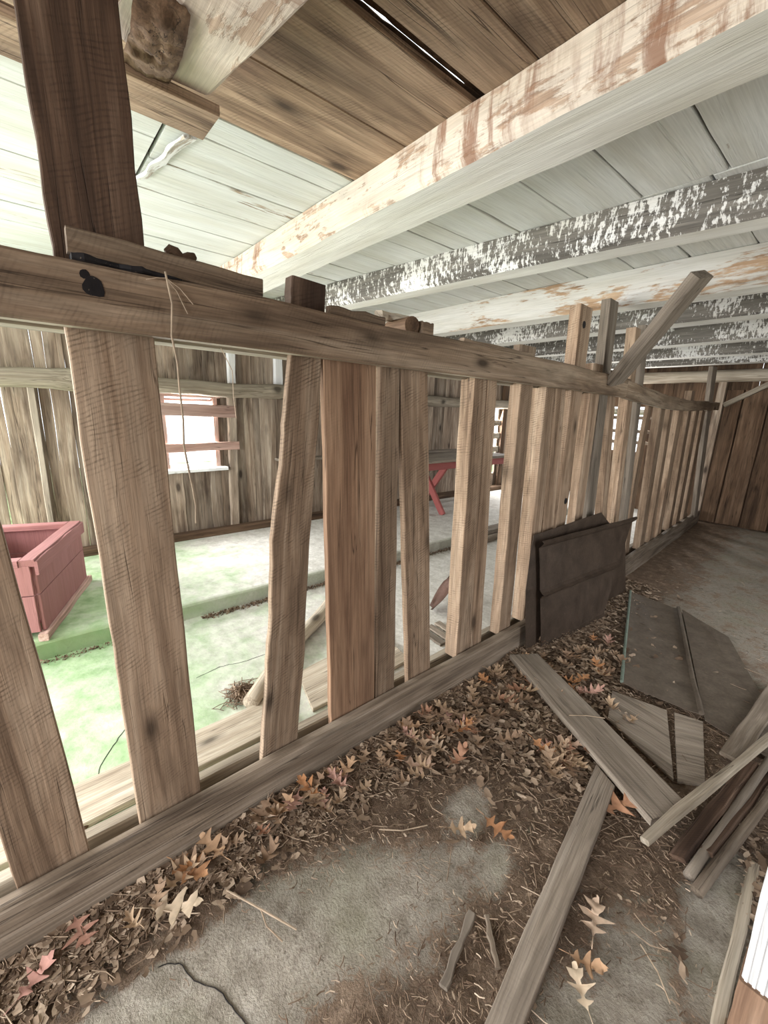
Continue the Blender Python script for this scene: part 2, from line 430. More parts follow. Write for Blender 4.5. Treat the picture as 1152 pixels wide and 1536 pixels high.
def ground():
    nx, x0, x1, y0, y1 = 120, -1.60, 1.5, -2.6, 7.8
    ys = [-2.6+i*.06 for i in range(35)]
    y = -.5
    while y < 7.8: ys.append(y); y += .022 if y < 3 else .05
    ys.append(7.8)
    xs = [x0+i*(x1-x0)/nx for i in range(nx+1)]
    V_, F, D = [], [], []
    for yy in ys:
        for xx in xs:
            X = xx if xx > x0+1e-6 else xx-.08
            d = dirt_at(X, yy)
            h = d*(.010+.010*noise.noise((X*7, yy*7, 1))+.006*noise.noise((X*22, yy*22, 5)))+mound(X, yy)
            V_.append((X, yy, max(-.006, h-.012) if X > fence_x(yy)-.035 else -.03)); D.append(d)
    w = nx+1
    for j in range(len(ys)-1):
        for i in range(nx): F.append((j*w+i, j*w+i+1, (j+1)*w+i+1, (j+1)*w+i))
    mb = MB().add(V_, F, None, .5, Vector((0, 0, 0)))
    o = mb.build('floor', 'earth', smooth=True, keep_origin=True)
    a = o.data.attributes.new('dirt', 'FLOAT', 'POINT'); a.data.foreach_set('value', np.array(D, dtype=np.float32))
    struct(o)
ground()
def floor_crack(n, P_, z, w0):
    mb = MB(); V_, F = [], []; pts = []
    for (a, b), (c, d) in zip(P_, P_[1:]):
        for k in range(5):
            x, y = a+(c-a)*k/5, b+(d-b)*k/5; pts.append((x+.006*noise.noise((x*40, y*40, 1)), y+.006*noise.noise((x*40, y*40, 8))))
    pts.append(P_[-1])
    for i, (x, y) in enumerate(pts):
        q = i/(len(pts)-1); w = w0*(.25+1.2*q*(1-q)*2)*(1+.5*noise.noise((i*.7, 0, 0)))
        V_ += [(x-w, y-w, z-.012), (x+w, y+w, z-.012), (x+w*.8, y+w*.8, z), (x-w*.8, y-w*.8, z)]
    for i in range(len(pts)-1):
        for k in range(4): F.append((i*4+k, i*4+(k+1) % 4, i*4+4+(k+1) % 4, i*4+4+k))
    mb.add(V_, F); struct(mb.build('trim_%d' % n, 'black', keep_origin=True))
floor_crack(3, [(-.99, .09), (-.965, .137), (-.90, .155), (-.836, .203), (-.777, .216), (-.73, .235), (-.62, .27)], -.0015, .0013)
floor_crack(4, [(-2.225, .56), (-2.25, .70), (-2.215, .82), (-2.21, .97)], .0015, .0022)
floor_crack(5, [(-2.15, .22), (-2.04, .19), (-1.95, .12), (-1.854, .061), (-1.76, .03)], .0015, .0016)
floor_crack(6, [(-2.70, .30), (-2.60, .24), (-2.52, .27)], .0015, .0035)
def box(mb, x0, x1, y0, y1, z0, z1, rnd=None):
    mb.board(((x0+x1)/2, y0, (z0+z1)/2), ((x0+x1)/2, y1, (z0+z1)/2), (1, 0, 0), x1-x0, z1-z0, n=2, ch=.003, wob=0, rnd=rnd)
mb = MB()
mb.add([(-4.7, -2.6, 0), (-1.58, -2.6, 0), (-1.58, 7.8, 0), (-4.7, 7.8, 0), (-4.7, -2.6, -.12), (-1.58, -2.6, -.12), (-1.58, 7.8, -.12), (-4.7, 7.8, -.12), (-1.32, -2.6, 0), (-1.32, 2.5, 0), (-1.66, 7.8, 0)],
       [(0, 1, 2, 3), (7, 6, 5, 4), (1, 8, 9), (1, 9, 10, 2)], None, .5, Vector((0, 0, 0)))
struct(mb.build('floor_left', 'stall', keep_origin=True))
def slab():
    mb = MB(); n = 120; prof = []
    for i in range(n+1):
        y = -2.6+i*(10.35/n)
        e = noise.noise((y*3, 0, 2))*.012+noise.noise((y*13, 0, 2))*.006
        prof.append([(-2.945+e, y, -.01), (-2.935+e, y, .05), (-2.925+e, y, .105+e*.3), (-2.937+e, y, .117), (-2.96, y, .12), (-4.56, y, .12)])
    V_ = [p for r in prof for p in r]; F = []
    for i in range(n):
        for k in range(5): F.append((i*6+k, (i+1)*6+k, (i+1)*6+k+1, i*6+k+1))
    mb.add(V_, F, None, .5, Vector((0, 0, 0)))
    struct(mb.build('slab', 'slab', keep_origin=True))
slab()
mb = MB()
mb.add([(-14, -14, -.3), (14, -14, -.3), (14, 20, -.3), (-14, 20, -.3)], [(0, 1, 2, 3)], None, .5)
g_ = G('outdoor_grass'); pm = g_.geo()
struct(mb.build('ground', g_.done(g_.ramp(g_.noise(pm, 6, 6), [(.3, (.18, .24, .08)), (.7, (.4, .42, .25))]), .9), keep_origin=True))

# ------------------------------------------------------------------ walls
def plank_wall(name, axis, pos, a0, a1, z1, mat, opens=(), th=.025, gaps=(), wmin=.17, wmax=.29, seed=1, z0=-.02):
    r = random.Random(seed); mb = MB(); a = a0
    cuts = sorted(set([o_[0] for o_ in opens]+[o_[1] for o_ in opens]+[a1]))
    side = 1 if pos < 0 else -1
    def P(q, z, d=0): return (pos+d, q, z) if axis == 'x' else (q, pos+d, z)
    wd = (0, 1, 0) if axis == 'x' else (1, 0, 0)
    k = 0
    while a < a1-.01:
        b = a+r.uniform(wmin, wmax)
        for c in cuts:
            if a+.01 < c < b+.08: b = c; break
        mid = (a+b)/2; spans = [(z0, z1)]
        for o_ in opens:
            if o_[0]-.005 < mid < o_[1]+.005:
                spans = [(z0, o_[2]), (o_[3], z1)]
        gap = 0.0
        for g0, gw in gaps:
            if a-.02 < g0 < b: gap = gw; b = max(a+.08, g0); break
        d = (k % 2)*.006; k += 1; rr = r.random()
        for s0, s1 in spans:
            if s1-s0 < .03: continue
            lap = .004 if gap == 0 else -gap/2
            mb.board(P((a+b)/2, s0, d), P((a+b)/2+r.uniform(-.002, .002), s1, d), wd, b-a+lap, th, n=26, wob=.0036, ch=.002, rnd=rr)
        a = b
    return struct(mb.build(name, mat, keep_origin=True))
wl = plank_wall('wall_left', 'x', -4.60, -2.6, 7.8, 2.47, 'wall',
    opens=[(-2.3, -.7, -.02, 2.1), (1.02, 1.58, .84, 1.60), (6.36, 6.62, .42, 1.62)],
    gaps=[(-.14, .006), (.13, .003), (.34, .006), (.58, .006), (1.97, .003), (4.35, .003), (6.9, .004)], seed=5)
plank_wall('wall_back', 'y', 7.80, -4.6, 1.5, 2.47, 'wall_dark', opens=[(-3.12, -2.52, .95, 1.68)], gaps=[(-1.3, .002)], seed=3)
plank_wall('wall_rear', 'y', -2.60, -4.6, 1.5, 2.47, 'wall', opens=[(-4.4, -2.0, -.02, 2.15), (-1.3, 1.1, -.02, 2.2)], seed=9)  # both openings are added to hold the rear area lamps
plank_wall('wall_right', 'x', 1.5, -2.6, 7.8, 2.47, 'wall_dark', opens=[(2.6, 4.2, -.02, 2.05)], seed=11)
# dirt ledge along the foot of the left wall, built as a rotting sill timber
mb = MB(); mb.board((-4.50, -2.5, .15), (-4.50, 7.7, .15), (1, 0, 0), .12, .09, n=60, ch=.02, wob=.012)
struct(mb.build('trim_1', 'wall_dark', keep_origin=True))
# framing on the left wall, parts of that wall
def wall_stud(p0, p1, w, t, mat):
    b = MB(); b.board(p0, p1, (0, 1, 0), w, t, n=8); o = b.build('stud', mat, wl); o['kind'] = 'structure'; return o
wall_stud((-4.54, .085, 1.60), (-4.54, .075, .12), .045, .06, 'grey')
wall_stud((-4.545, 1.74, 2.44), (-4.545, 1.735, 1.72), .075, .06, 'stud_white')
wall_stud((-4.545, 1.72, 1.58), (-4.545, 1.69, .13), .085, .06, 'wall')
wall_stud((-4.545, 2.27, 2.44), (-4.545, 2.265, 1.70), .09, .06, 'stud_white')
wall_stud((-4.545, 3.95, 2.44), (-4.545, 3.95, 1.72), .12, .06, 'stud_white')
wall_stud((-4.545, 3.70, 1.60), (-4.545, 3.66, .13), .16, .05, 'grey')
wall_stud((-4.545, 6.70, 2.44), (-4.545, 6.72, .13), .12, .06, 'wall_dark')
# peeled log girt
pts, rs = [], []
for i in range(150):
    y = -2.5+i*.16
    pts.append((-4.435, y, 1.655+.02*noise.noise((y*.9, 0, 0))+.01*noise.noise((y*4, 0, 0)))); rs.append(.074+.012*noise.noise((y*2, 5, 0))+(.022 if abs(y-.33) < .1 else 0))
tag(MB().tube(pts, rs, 14, .12).build('log_girt', 'log', smooth=True), 'long pale peeled log running level along the left plank wall above the window', 'log')
# near window in the left wall
wn = struct(empty('window_1', (-4.6, 1.3, .84)))
def wpart(name, p0, p1, wd, w, t, mat, parent):
    b = MB(); b.board(p0, p1, wd, w, t, n=6, wob=.003); return b.build(name, mat, parent)
wpart('frame', (-4.57, 1.545, .86), (-4.57, 1.545, 1.6), (0, 1, 0), .05, .06, 'pink', wn)
wpart('frame', (-4.57, 1.045, .86), (-4.57, 1.045, 1.6), (0, 1, 0), .05, .06, 'pink', wn)
wpart('frame', (-4.565, 1.0, 1.585), (-4.565, 1.60, 1.585), (0, 0, 1), .05, .05, 'pink', wn)
wpart('frame', (-4.575, 1.0, 1.535), (-4.575, 1.56, 1.535), (0, 0, 1), .022, .05, 'pink', wn)
wpart('sill', (-4.54, 1.0, .83), (-4.54, 1.63, .835), (1, 0, 0), .10, .035, 'stud_white', wn)
wpart('sash', (-4.58, 1.05, .875), (-4.58, 1.54, .875), (0, 0, 1), .05, .03, 'stud_white', wn)
for z, zz, w in ((1.44, 1.43, .12), (1.065, 1.075, .085)):
    wpart('slat', (-4.515, .95, z), (-4.515, 1.75 if w > .1 else 1.77, zz), (0, 0, 1), w, .022, 'pink', wn)
# far openings with boards nailed across
w2 = struct(empty('window_2', (-4.6, 6.5, .42)))
for z in (1.33, 1.10, .86): wpart('slat', (-4.56, 6.30, z), (-4.56, 6.68, z+.01), (0, 0, 1), .10, .022, 'log', w2)
w3 = struct(empty('window_3', (-2.8, 7.8, .95)))
for z in (1.50, 1.28, 1.10): wpart('slat', (-3.2, 7.75, z), (-2.45, 7.75, z+.005), (0, 0, 1), .055, .022, 'wall', w3)
wpart('frame', (-2.82, 7.77, .95), (-2.82, 7.77, 1.68), (1, 0, 0), .06, .04, 'wall', w3)
# wall shelf
sh = thing('wall_shelf', (-4.48, 3.3, .86), 'narrow rough board shelf along the left plank wall behind the red table', 'shelf')
b = MB(); b.board((-4.47, 2.2, .90), (-4.47, 5.4, .90), (1, 0, 0), .16, .03, n=20); b.build('shelf_board', 'grey', sh)
for y in (2.55, 4.9):
    b = MB(); b.board((-4.57, y, .55), (-4.41, y, .885), (0, 1, 0), .05, .03); b.build('bracket', 'wall', sh)
# log plate and timbers on the back wall
pts = [(x*.25-4.5, 7.66, 2.12+.012*noise.noise((x, 0, 3))) for x in range(24)]
tag(MB().tube(pts, .085, 14, .12).build('log_plate', 'log', smooth=True), 'pale log lying level across the top of the dark back wall', 'log')
d1 = struct(empty('door_1', (-1.1, 7.74, 0)))
for i, (x, w) in enumerate(((-1.48, .20), (-1.235, .28), (-.94, .30), (-.63, .30), (-.33, .28))):
    b = MB(); b.board((x, 7.735, .02), (x+.01, 7.735, 1.93), (1, 0, 0), w-.012, .03, wob=.002); b.build('door_board', 'wall_dark', d1)
b = MB(); b.board((-1.62, 7.70, .02), (-1.62, 7.70, 2.05), (1, 0, 0), .10, .09); struct(b.build('trim_2', 'wall', keep_origin=True))

# ------------------------------------------------------------------ ceiling
ZC = 2.46
def ceil_bay(name, y0, y1, seams, mat, gap=.006, jag=0):
    mb = MB()
    for a, c in zip(seams, seams[1:]):
        if isinstance(a, tuple): a = a[1]
        if isinstance(c, tuple): c = c[0]
        z = ZC+.011+rng.uniform(0, .004)
        mb.board(((a+c)/2, y0+rng.uniform(0, .004), z), ((a+c)/2+rng.uniform(-.004, .004), y1, z), (1, 0, 0), abs(c-a)-gap, .022, n=14, wob=.002, ch=.003)
    return struct(mb.build(name, mat, keep_origin=True))
ceil_bay('ceiling', -2.6, 1.35, [1.5, 1.2, .9, .62, .34, .06, -.22, -.52, -.83, (-1.015, -1.058), -1.38, -1.71], 'ceil_bare')
ceil_bay('ceiling', .53, 1.35, [-1.71, -1.86, -2.15, -2.45, -2.76, -3.06, -3.4, -3.7, -4.0, -4.3, -4.62], 'ceil_worn')
ceil_bay('ceiling', -2.6, .515, [-1.71, -1.99, -2.5, -2.79, -3.1, -3.4, -3.7, -4.0, -4.3, -4.62], 'ceil_worn')
ceil_bay('ceiling', 1.354, 2.25, [1.5, 1.2, .9, .62, .3, 0, -.3, -.60, -.91, -1.22, -1.50, -1.76, -1.92, -2.1, -2.4, -2.7, -3.0, -3.3, -3.6, -3.9, -4.2, -4.62], 'ceil_white', .008)
ceil_bay('ceiling', 2.254, 3.30, [1.5, 1.2, .9, .62, .3, 0, -.35, -.66, -.98, -1.29, -1.59, -1.8, -2.06, -2.3, -2.6, -2.9, -3.2, -3.5, -3.8, -4.1, -4.4, -4.62], 'ceil_white', .008)
ceil_bay('ceiling', 3.304, 7.8, [1.5, 1.2, .9, .62, .3, 0, -.3, -.6, -.9, -1.2, -1.5, -1.8, -2.1, -2.4, -2.7, -3.0, -3.3, -3.6, -3.9, -4.2, -4.62], 'ceil_white', .008)
# decking above the planks, two courses that almost meet over the open joint
def deck():
    for sgn in (-1, 1):
        mb = MB(); n = 170; V_, F = [], []
        xo = -4.75 if sgn < 0 else 1.65
        for i in range(n+1):
            y = -2.7+i*.03 if i < 160 else 2.1+(i-160)*.58
            wgap = 0.0
            if .66 < y < 1.22: wgap = .001+.006*max(0, noise.noise((y*16, 0, 3)))+.009*math.exp(-((y-.86)/.022)**2)
            xe = -1.078+sgn*(wgap/2 if wgap else -.003)
            zz = 2.505 if sgn < 0 else 2.508
            for z in (zz, zz+.003): V_ += [(xe, y, z), (xo, y, z)]
        for i in range(n):
            a, c = i*4, (i+1)*4
            for q in ((a, c, c+1, a+1), (a+2, a+3, c+3, c+2), (a, a+2, c+2, c), (a+1, c+1, c+3, a+3)): F.append(q)
        mb.add(V_, F); struct(mb.build('ceiling', 'wall_dark', keep_origin=True))
deck()
# curled strip of old lath hanging at the plank ends
def hewn(name, y_a, y_b, w, zb, zt, mats, xa=-4.6, xb=1.48, round_=.02, label='', lean=0.0, wob=.006, cat='beam'):
    """beam along x; near face at y_a (at x=-1.8) .. y_b (at x=-0.4); mats = side, bottom"""
    mb = MB(); n = 60; ph = rng.uniform(0, 50); V_, G_, F, MI = [], [], [], []
    h = zt-zb; off = Vector((rng.uniform(-40, 40),)*3)
    for i in range(n+1):
        x = xa+(xb-xa)*i/n
        y = y_a+(y_b-y_a)*(x+1.8)/1.4
        e = lambda k: noise.noise((ph+k, x*1.7, 0))*wob*2+noise.noise((ph+k, x*7, 0))*wob*.6
        sec = [(y+lean+e(1), zt), (y+lean*.3+e(2), zb+h*.55), (y+e(3), zb+round_+e(4)), (y+round_*.9+e(3), zb+e(4)*.5),
               (y+w*.5, zb+e(5)*.5), (y+w-round_+e(6), zb+e(7)*.5), (y+w+e(6), zb+round_), (y+w+e(8), zt)]
        for yy, z in sec: V_.append((x, yy, z)); G_.append((yy-y, z, x))
    k = 8
    for i in range(n):
        for j in range(k):
            j2 = (j+1) % k
            F.append((i*k+j, (i+1)*k+j, (i+1)*k+j2, i*k+j2)); MI.append(1 if j in (3, 4, 5) else 0)
    F.append(tuple(range(k))); MI.append(0); F.append(tuple(n*k+j for j in range(k-1, -1, -1))); MI.append(0)
    mb.add(V_, F, G_, .5, off); mb.mi = MI
    o = mb.build(name, None, mats=mats)
    return tag(o, label, cat)
hewn('ceiling_beam', 1.226, 1.226, .25, 2.30, ZC, ['beam_cream', 'beam_white'], label='wide cream whitewashed beam with brown-streaked side, nearest crossing the ceiling above the fence', wob=.007)
hewn('ceiling_beam', 2.16, 2.33, .17, 2.285, ZC, ['beam_speckle', 'beam_white'], label='dark grey ceiling beam with flaking white specks, next behind the wide cream beam', wob=.004)
hewn('ceiling_beam', 3.21, 3.24, .20, 2.238, ZC, ['beam_orange', 'beam_white'], label='ceiling beam with bare orange wood patches that the diagonal brace reaches', wob=.004)
for i, (y, lab) in enumerate(((4.02, 'first speckled beam behind the beam with orange patches'), (5.12, 'speckled ceiling beam, second behind the beam with orange patches'),
                              (6.2, 'speckled ceiling beam, third behind the beam with orange patches'), (7.1, 'last speckled ceiling beam before the back wall'))):
    hewn('ceiling_beam', y, y, .22, 2.235, ZC, ['beam_speckle', 'beam_white'], label=lab, wob=.005)
# short hewn beam above the tall dark plank and the cleat it rests on
def stub_beam():
    mb = MB(); n = 40; V_, G_, F = [], [], []
    for i in range(n+1):
        k = i/n; x = -1.43+k*2.9; y1 = .53+(x+1.40)*.142; w = .235
        e = lambda q: noise.noise((q*3.1, x*5, 0))*.008+noise.noise((q*3.1, x*16, 0))*.004
        rag = .012 if k < .06 else 0
        sec = [(y1-w+e(1)+rag*2, 2.455), (y1-w+e(2), 2.40), (y1-w+.06+e(3), 2.345+rag), (y1-.1+e(4), 2.338+rag*.5), (y1-.012+e(6)*.6, 2.34+rag*.3), (y1+e(5)*.6, 2.352), (y1+e(7)*.5, 2.455)]
        for yy, z in sec: V_.append((x+(noise.noise((yy*20, z*20, 0))*.03 if i == 0 else 0), yy, z)); G_.append((yy, z, x))
    m = 7
    for i in range(n):
        for j in range(m):
            j2 = (j+1) % m; F.append((i*m+j, (i+1)*m+j, (i+1)*m+j2, i*m+j2))
    F.append(tuple(range(m))); F.append(tuple(n*m+j for j in range(m-1, -1, -1)))
    mb.add(V_, F, G_, .6)
    hb = mb.build('hewn_beam', 'beam_cream')
    rows = []
    for i in range(22):
        x = -1.425+i*.012
        rows.append([(x+.012*noise.noise((i*.5, j*.7, 2)), .305+j*.011-.03*max(0, i/21-.5), 2.330-.016*max(0, 1-((i-9)/12)**2)*max(0, 1-((j-5)/6)**2)*(1+1.3*noise.noise((i*.45, j*.5, 6)))+.007*((i-9)/12)**4) for j in range(11)])
    MB().strip(rows, .006).build('knot', 'wall_dark', hb, smooth=True)['label'] = 'dark rough knot'
    tag(hb, 'rough hewn beam end with a dark knot abutting the top of the tall dark plank', 'beam')
stub_beam()
mb = MB(); mb.board((-1.50, -.9, 2.322), (-1.50, .55, 2.322), (1, 0, 0), .155, .028, n=10)
tag(mb.build('support_cleat', 'ceil_bare'), 'light brown cleat board under the rough hewn beam end', 'board')

mb = MB(); mb.board((-2.33, .532, 2.452), (-1.86, .60, 2.447), (0, 1, .3), .045, .012, n=24, wob=.008)
tag(mb.build('lath_strip', 'stud_white'), 'white flaking lath strip at the plank ends right of the tall dark plank', 'lath')

# ------------------------------------------------------------------ the slatted fence
fence = thing('slat_fence', (-1.26, 2.5, 0), 'long wooden slat fence with upright boards between floor sill and top rail', 'fence')
def fpart(mb, name, mat, label=None, mats=None):
    o = mb.build(name, mat, fence, mats=mats)
    if label: o['label'] = label
    return o
# sill (bends at 2.5 m)
def run_timber(y0, y1, xoff, w, z0, z1, n, wob, ch):
    st = []; ph = rng.uniform(0, 50)
    for i in range(n+1):
        y = y0+(y1-y0)*i/n; x = fence_x(y)+xoff
        e = noise.noise((ph, y*1.8, 0))*wob*2; e2 = noise.noise((ph, y*2.2, 8))*wob*2
        st.append(((x+e, y, (z0+z1)/2+e2*.3), (w/2, 0, 0), (0, 0, (z1-z0)/2+e2*.3)))
    return MB().loft(st, chamfer(ch))
fpart(run_timber(-1.6, 2.5, -.026, .052, -.02, .200, 60, .004, .010), 'sill', 'sill')
fpart(run_timber(2.5, 7.55, -.026, .052, -.02, .190, 60, .004, .010), 'sill', 'sill')
fpart(run_timber(-1.6, 7.4, -.155, .05, -.02, .155, 70, .004, .006), 'rear_sill', 'log')
kn = MB(); kn.tube([(-1.24, .165, 1.752), (-1.2335, .165, 1.752)], .022, 16, .25); kn.tube([(-1.24, .15, 1.775), (-1.2338, .15, 1.775)], .010, 10, .3)
fpart(kn, 'knot', 'black', 'black knot in the top rail')
# top rails
def rail(y0, y1, zf, hf, n, t, xo, mat, wob=.004, name='top_rail'):
    st = []; ph = rng.uniform(0, 50)
    for i in range(n+1):
        y = y0+(y1-y0)*i/n; z = zf(y); h = hf(y)
        e = noise.noise((ph, y*2.5, 0))*wob*2+noise.noise((ph, y*9, 0))*wob*.6
        st.append(((fence_x(y)+xo+noise.noise((ph, y*1.5, 4))*.004, y, z+e*.6), (0, 0, (h+e)/2), (t/2, 0, 0)))
    mb = MB().loft(st, chamfer(.007))
    for i in range(n): mb.mi[i*8+7] = 1  # underside faces get a paler wood, imitating light bounced off the floor
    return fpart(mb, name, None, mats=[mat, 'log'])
rail(-1.6, 3.49, lambda y: 1.735-.006*y, lambda y: .142-.003*y, 70, .050, -.025, 'rail')
rail(3.44, 7.25, lambda y: 1.708-.060*math.sin(max(0, min(1, (y-3.44)/3.6))*math.pi)+(-.018 if y > 6.5 else 0), lambda y: .130-.008*(y-3.44), 40, .045, -.022, 'rail')
rail(-1.6, 3.3, lambda y: 1.711-.006*y, lambda y: .094, 40, .09, -.145, 'log', name='rear_rail')  # pale wood here too, colour standing in for floor bounce
BX = -.052          # board faces sit just behind the rail
def fb(yz):
    y, z = yz; return (fence_x(y)+BX, y, z)
boards = [  # BL, BR, TL, TR, thickness, material
    ((-.175, .165), (-.010, .160), (-.245, 1.72), (-.098, 1.72), .028, 'fence'),
    ((.121, .165), (.309, .165), (.095, 2.455), (.283, 2.455), .034, 'tall'),
    ((.85, .16), (1.086, .16), (.81, 1.70), (1.047, 1.70), .028, 'red_board'),
    ((1.094, .17), (1.212, .165), (1.068, 1.70), (1.165, 1.70), .05, 'fence'),
    ((1.310, .16), (1.466, .158), (1.166, 1.70), (1.324, 1.70), .034, 'fence'),
    ((1.672, .165), (1.795, .165), (1.640, 1.70), (1.738, 1.70), .085, 'fence'),
    ((1.797, .165), (1.896, .175), (1.740, 1.70), (1.816, 1.70), .06, 'fence'),
    ((2.075, .17), (2.195, .165), (2.030, 1.70), (2.149, 1.70), .07, 'fence'),
    ((2.350, .17), (2.475, .165), (2.288, 1.70), (2.388, 1.70), .09, 'fence'),
    ((2.492, .17), (2.66, .165), (2.390, 1.70), (2.515, 1.70), .06, 'fence')]
for BL, BR, TL, TR, t, mat in boards:
    mb = MB()
    if mat == 'tall':
        # one wide plank: bare and pale below the rail, dark above it
        def at(z, side): 
            k = (z-.165)/(2.455-.165)
            a, c = (BL, TL) if side == 0 else (BR, TR)
            return fb((a[0]+(c[0]-a[0])*k, z))
        mb.quad(at(.165, 0), at(.165, 1), at(1.73, 0), at(1.73, 1), (-t, 0, 0), n=24, rnd=.55); fpart(mb, 'board', 'fence')
        mb = MB(); mb.quad(at(1.732, 0), at(1.732, 1), at(2.455, 0), at(2.455, 1), (-t, 0, 0), n=14, rnd=.6)
        fpart(mb, 'board', 'post', 'tall dark stained plank rising above the rail to the ceiling')
        continue
    mb.quad(fb(BL), fb(BR), fb(TL), fb(TR), (-t, 0, 0), n=18); fpart(mb, 'board', mat)
mb = MB()   # wavy waney-edged board
mb.quad(fb((.533, .165)), fb((.686, .18)), fb((.69, 1.70)), fb((.81, 1.70)), (-.03, 0, 0), n=30, wob=.004,
        mids=[(.30, fb((.573, .62)), fb((.727, .62))), (.58, fb((.612, 1.06)), fb((.752, 1.06))), (.82, fb((.660, 1.43)), fb((.790, 1.43)))])
fpart(mb, 'board', 'fence', 'leaning board with a wavy natural left edge')
uprights = [  # y bottom, y top at z top (centre), width bottom/top, z top, thickness, x offset, material
    (2.735, 2.665, .13, .17, 2.14, .07, 0, 'fence'), (3.04, 2.97, .12, .17, 1.84, .06, 0, 'fence'), (3.30, 3.085, .15, .15, 2.25, .06, 0, 'grey'),
    (3.69, 3.31, .12, .11, 1.70, .06, 0, 'fence'), (3.95, 3.64, .12, .12, 2.16, .07, 0, 'fence'), (4.22, 3.85, .13, .10, 2.21, .06, 0, 'grey'),
    (4.88, 4.71, .15, .15, 1.73, .07, 0, 'fence'), (5.22, 5.03, .12, .12, 1.72, .06, 0, 'fence'), (5.54, 5.44, .16, .18, 1.72, .07, 0, 'fence'),
    (6.04, 5.84, .14, .14, 1.82, .07, 0, 'fence'), (6.42, 6.26, .17, .18, 1.70, .05, 0, 'fence'), (6.80, 6.62, .17, .18, 1.70, .05, 0, 'fence')]
for i, (yb, yt, wb, wt, zt, t, xo, mat) in enumerate(uprights):
    mb = MB()
    def q(y, z): return (fence_x(y)+BX+xo, y, z)
    mb.quad(q(yb-wb/2, .15), q(yb+wb/2, .15), q(yt-wt/2, zt), q(yt+wt/2, zt), (-t, 0, 0), n=16)
    o = fpart(mb, 'board', mat)
    if i == 0:   # two bored holes, shown as dark plugs set in the face
        for z in (2.035, .94):
            k = (z-.15)/(2.14-.15); y = yb+(yt-yb)*k+(-.02 if z > 1 else .03); x = fence_x(y)+BX
            h = MB(); h.tube([(x-.02, y, z), (x+.0015, y, z)], .021, 20); h.build('hole', 'black', o)
mb = MB(); mb.quad((-1.50, 7.10, .16), (-1.49, 7.20, .16), (-1.64, 7.08, 2.2), (-1.62, 7.20, 2.2), (-.05, 0, 0)); fpart(mb, 'post', 'grey')
mb = MB(); mb.board((-1.455, 4.50, .16), (-1.44, 4.40, 1.66), (0, 1, 0), .10, .035, bow=.02); fpart(mb, 'board', 'fence')
# brace from the rail up to the orange-patched beam
mb = MB(); mb.board((-1.255, 3.10, 1.735), (-.80, 2.88, 2.26), (0, 1, 0), .14, .065, n=10)
tag(mb.build('diagonal_brace', 'grey'), 'grey diagonal brace running from the top rail up to the ceiling beam', 'brace')
mb = MB(); mb.board((-1.43, 7.05, 1.70), (-.75, 7.05, 2.14), (0, 1, 0), .07, .06, n=8)
tag(mb.build('corner_brace', 'log'), 'pale diagonal pole brace near the dark back wall', 'brace')
# odds and ends lying on the top rail
def offcut(p0, p1, w, t, mat, label, wd=(0, 0, 1), name='offcut', **k):
    b = MB(); b.board(p0, p1, wd, w, t, n=8, **k); return tag(b.build(name, mat), label, 'board')
offcut((-1.248, .125, 1.842), (-1.248, .575, 1.826), .05, .035, 'rail', 'thick strip of wood lying on the rail across the foot of the tall dark plank')
mb = MB(); mb.board((-1.262, .13, 1.811), (-1.262, .36, 1.813), (1, 0, 0), .045, .020, n=10, wob=.006, ch=.006)
tag(mb.build('tar_lump', 'black'), 'black charred strip under the thick wood strip on the rail', 'board')
pts = [(-1.26, .33+i*.012, 1.868+.008*math.sin(i*1.3)) for i in range(7)]
tag(MB().tube(pts, [.006, .012, .014, .012, .014, .012, .007], 8, .4).build('bark_scrap', 'wall_dark'), 'small dark scrap of bark on the strip of wood at the tall plank', 'bark')
offcut((-1.31, .755, 1.79), (-1.31, .76, 1.895), .125, .05, 'post', 'square brown block standing on the rail before the speckled beam', wd=(0, 1, 0), name='wood_block')
offcut((-1.262, .815, 1.812), (-1.262, 1.05, 1.811), .030, .03, 'rail', 'short flat strip on the rail beside the square brown block')
offcut((-1.275, 1.04, 1.832), (-1.62, 1.50, 1.93), .035, .03, 'log', 'thin slat sticking out backward from the rail beside the log end', name='slat_offcut')
mb = MB(); mb.tube([(-1.40, 1.21, 1.822), (-1.255, 1.19, 1.818)], .035, 18, .08); tag(mb.build('log_end', 'wall_dark'), 'dark round log end lying on top of the rail', 'log')
offcut((-1.27, 1.24, 1.815), (-1.27, 1.30, 1.815), .05, .05, 'rail', 'small block beside the dark round log end on the rail', name='wood_block')
offcut((-1.265, 1.50, 1.80), (-1.265, 2.06, 1.795), .024, .03, 'rail', 'long thin strip lying along the rail near the rounded stub')
offcut((-1.30, 2.05, 1.76), (-1.30, 2.05, 1.845), .15, .05, 'rail', 'rounded wooden stub standing up behind the rail', wd=(0, 1, 0), name='wood_stub', ch=.02)
# twine hanging from the rail
W_ = [(.315, 1.812), (.324, 1.74), (.319, 1.665), (.327, 1.60), (.325, 1.544), (.330, 1.455), (.326, 1.388), (.331, 1.326), (.340, 1.27), (.345, 1.22), (.340, 1.17)]
mb = MB(); mb.tube([(-1.222+.005*math.sin(i*2.0)+.004, y, z) for i, (y, z) in enumerate(W_)], .0026, 6, .5)
for dy, dz in ((.06, -.05), (.045, -.075), (-.045, -.012)):
    mb.tube([(-1.228, .318, 1.80), (-1.226, .318+dy*.5, 1.80+dz*.35), (-1.227, .318+dy, 1.80+dz)], .0012, 5)
tag(mb.build('twine', 'twine'), 'frayed twine hanging from the top rail between the first boards', 'twine')
mb = MB(); mb.tube([(-1.30, .47, 1.66), (-1.30, .50, 1.60), (-1.30, .50, 1.52), (-1.30, .505, 1.46)], .0012, 5)
tag(mb.build('twine', 'twine'), 'short thin strand of twine hanging behind the rail', 'twine')

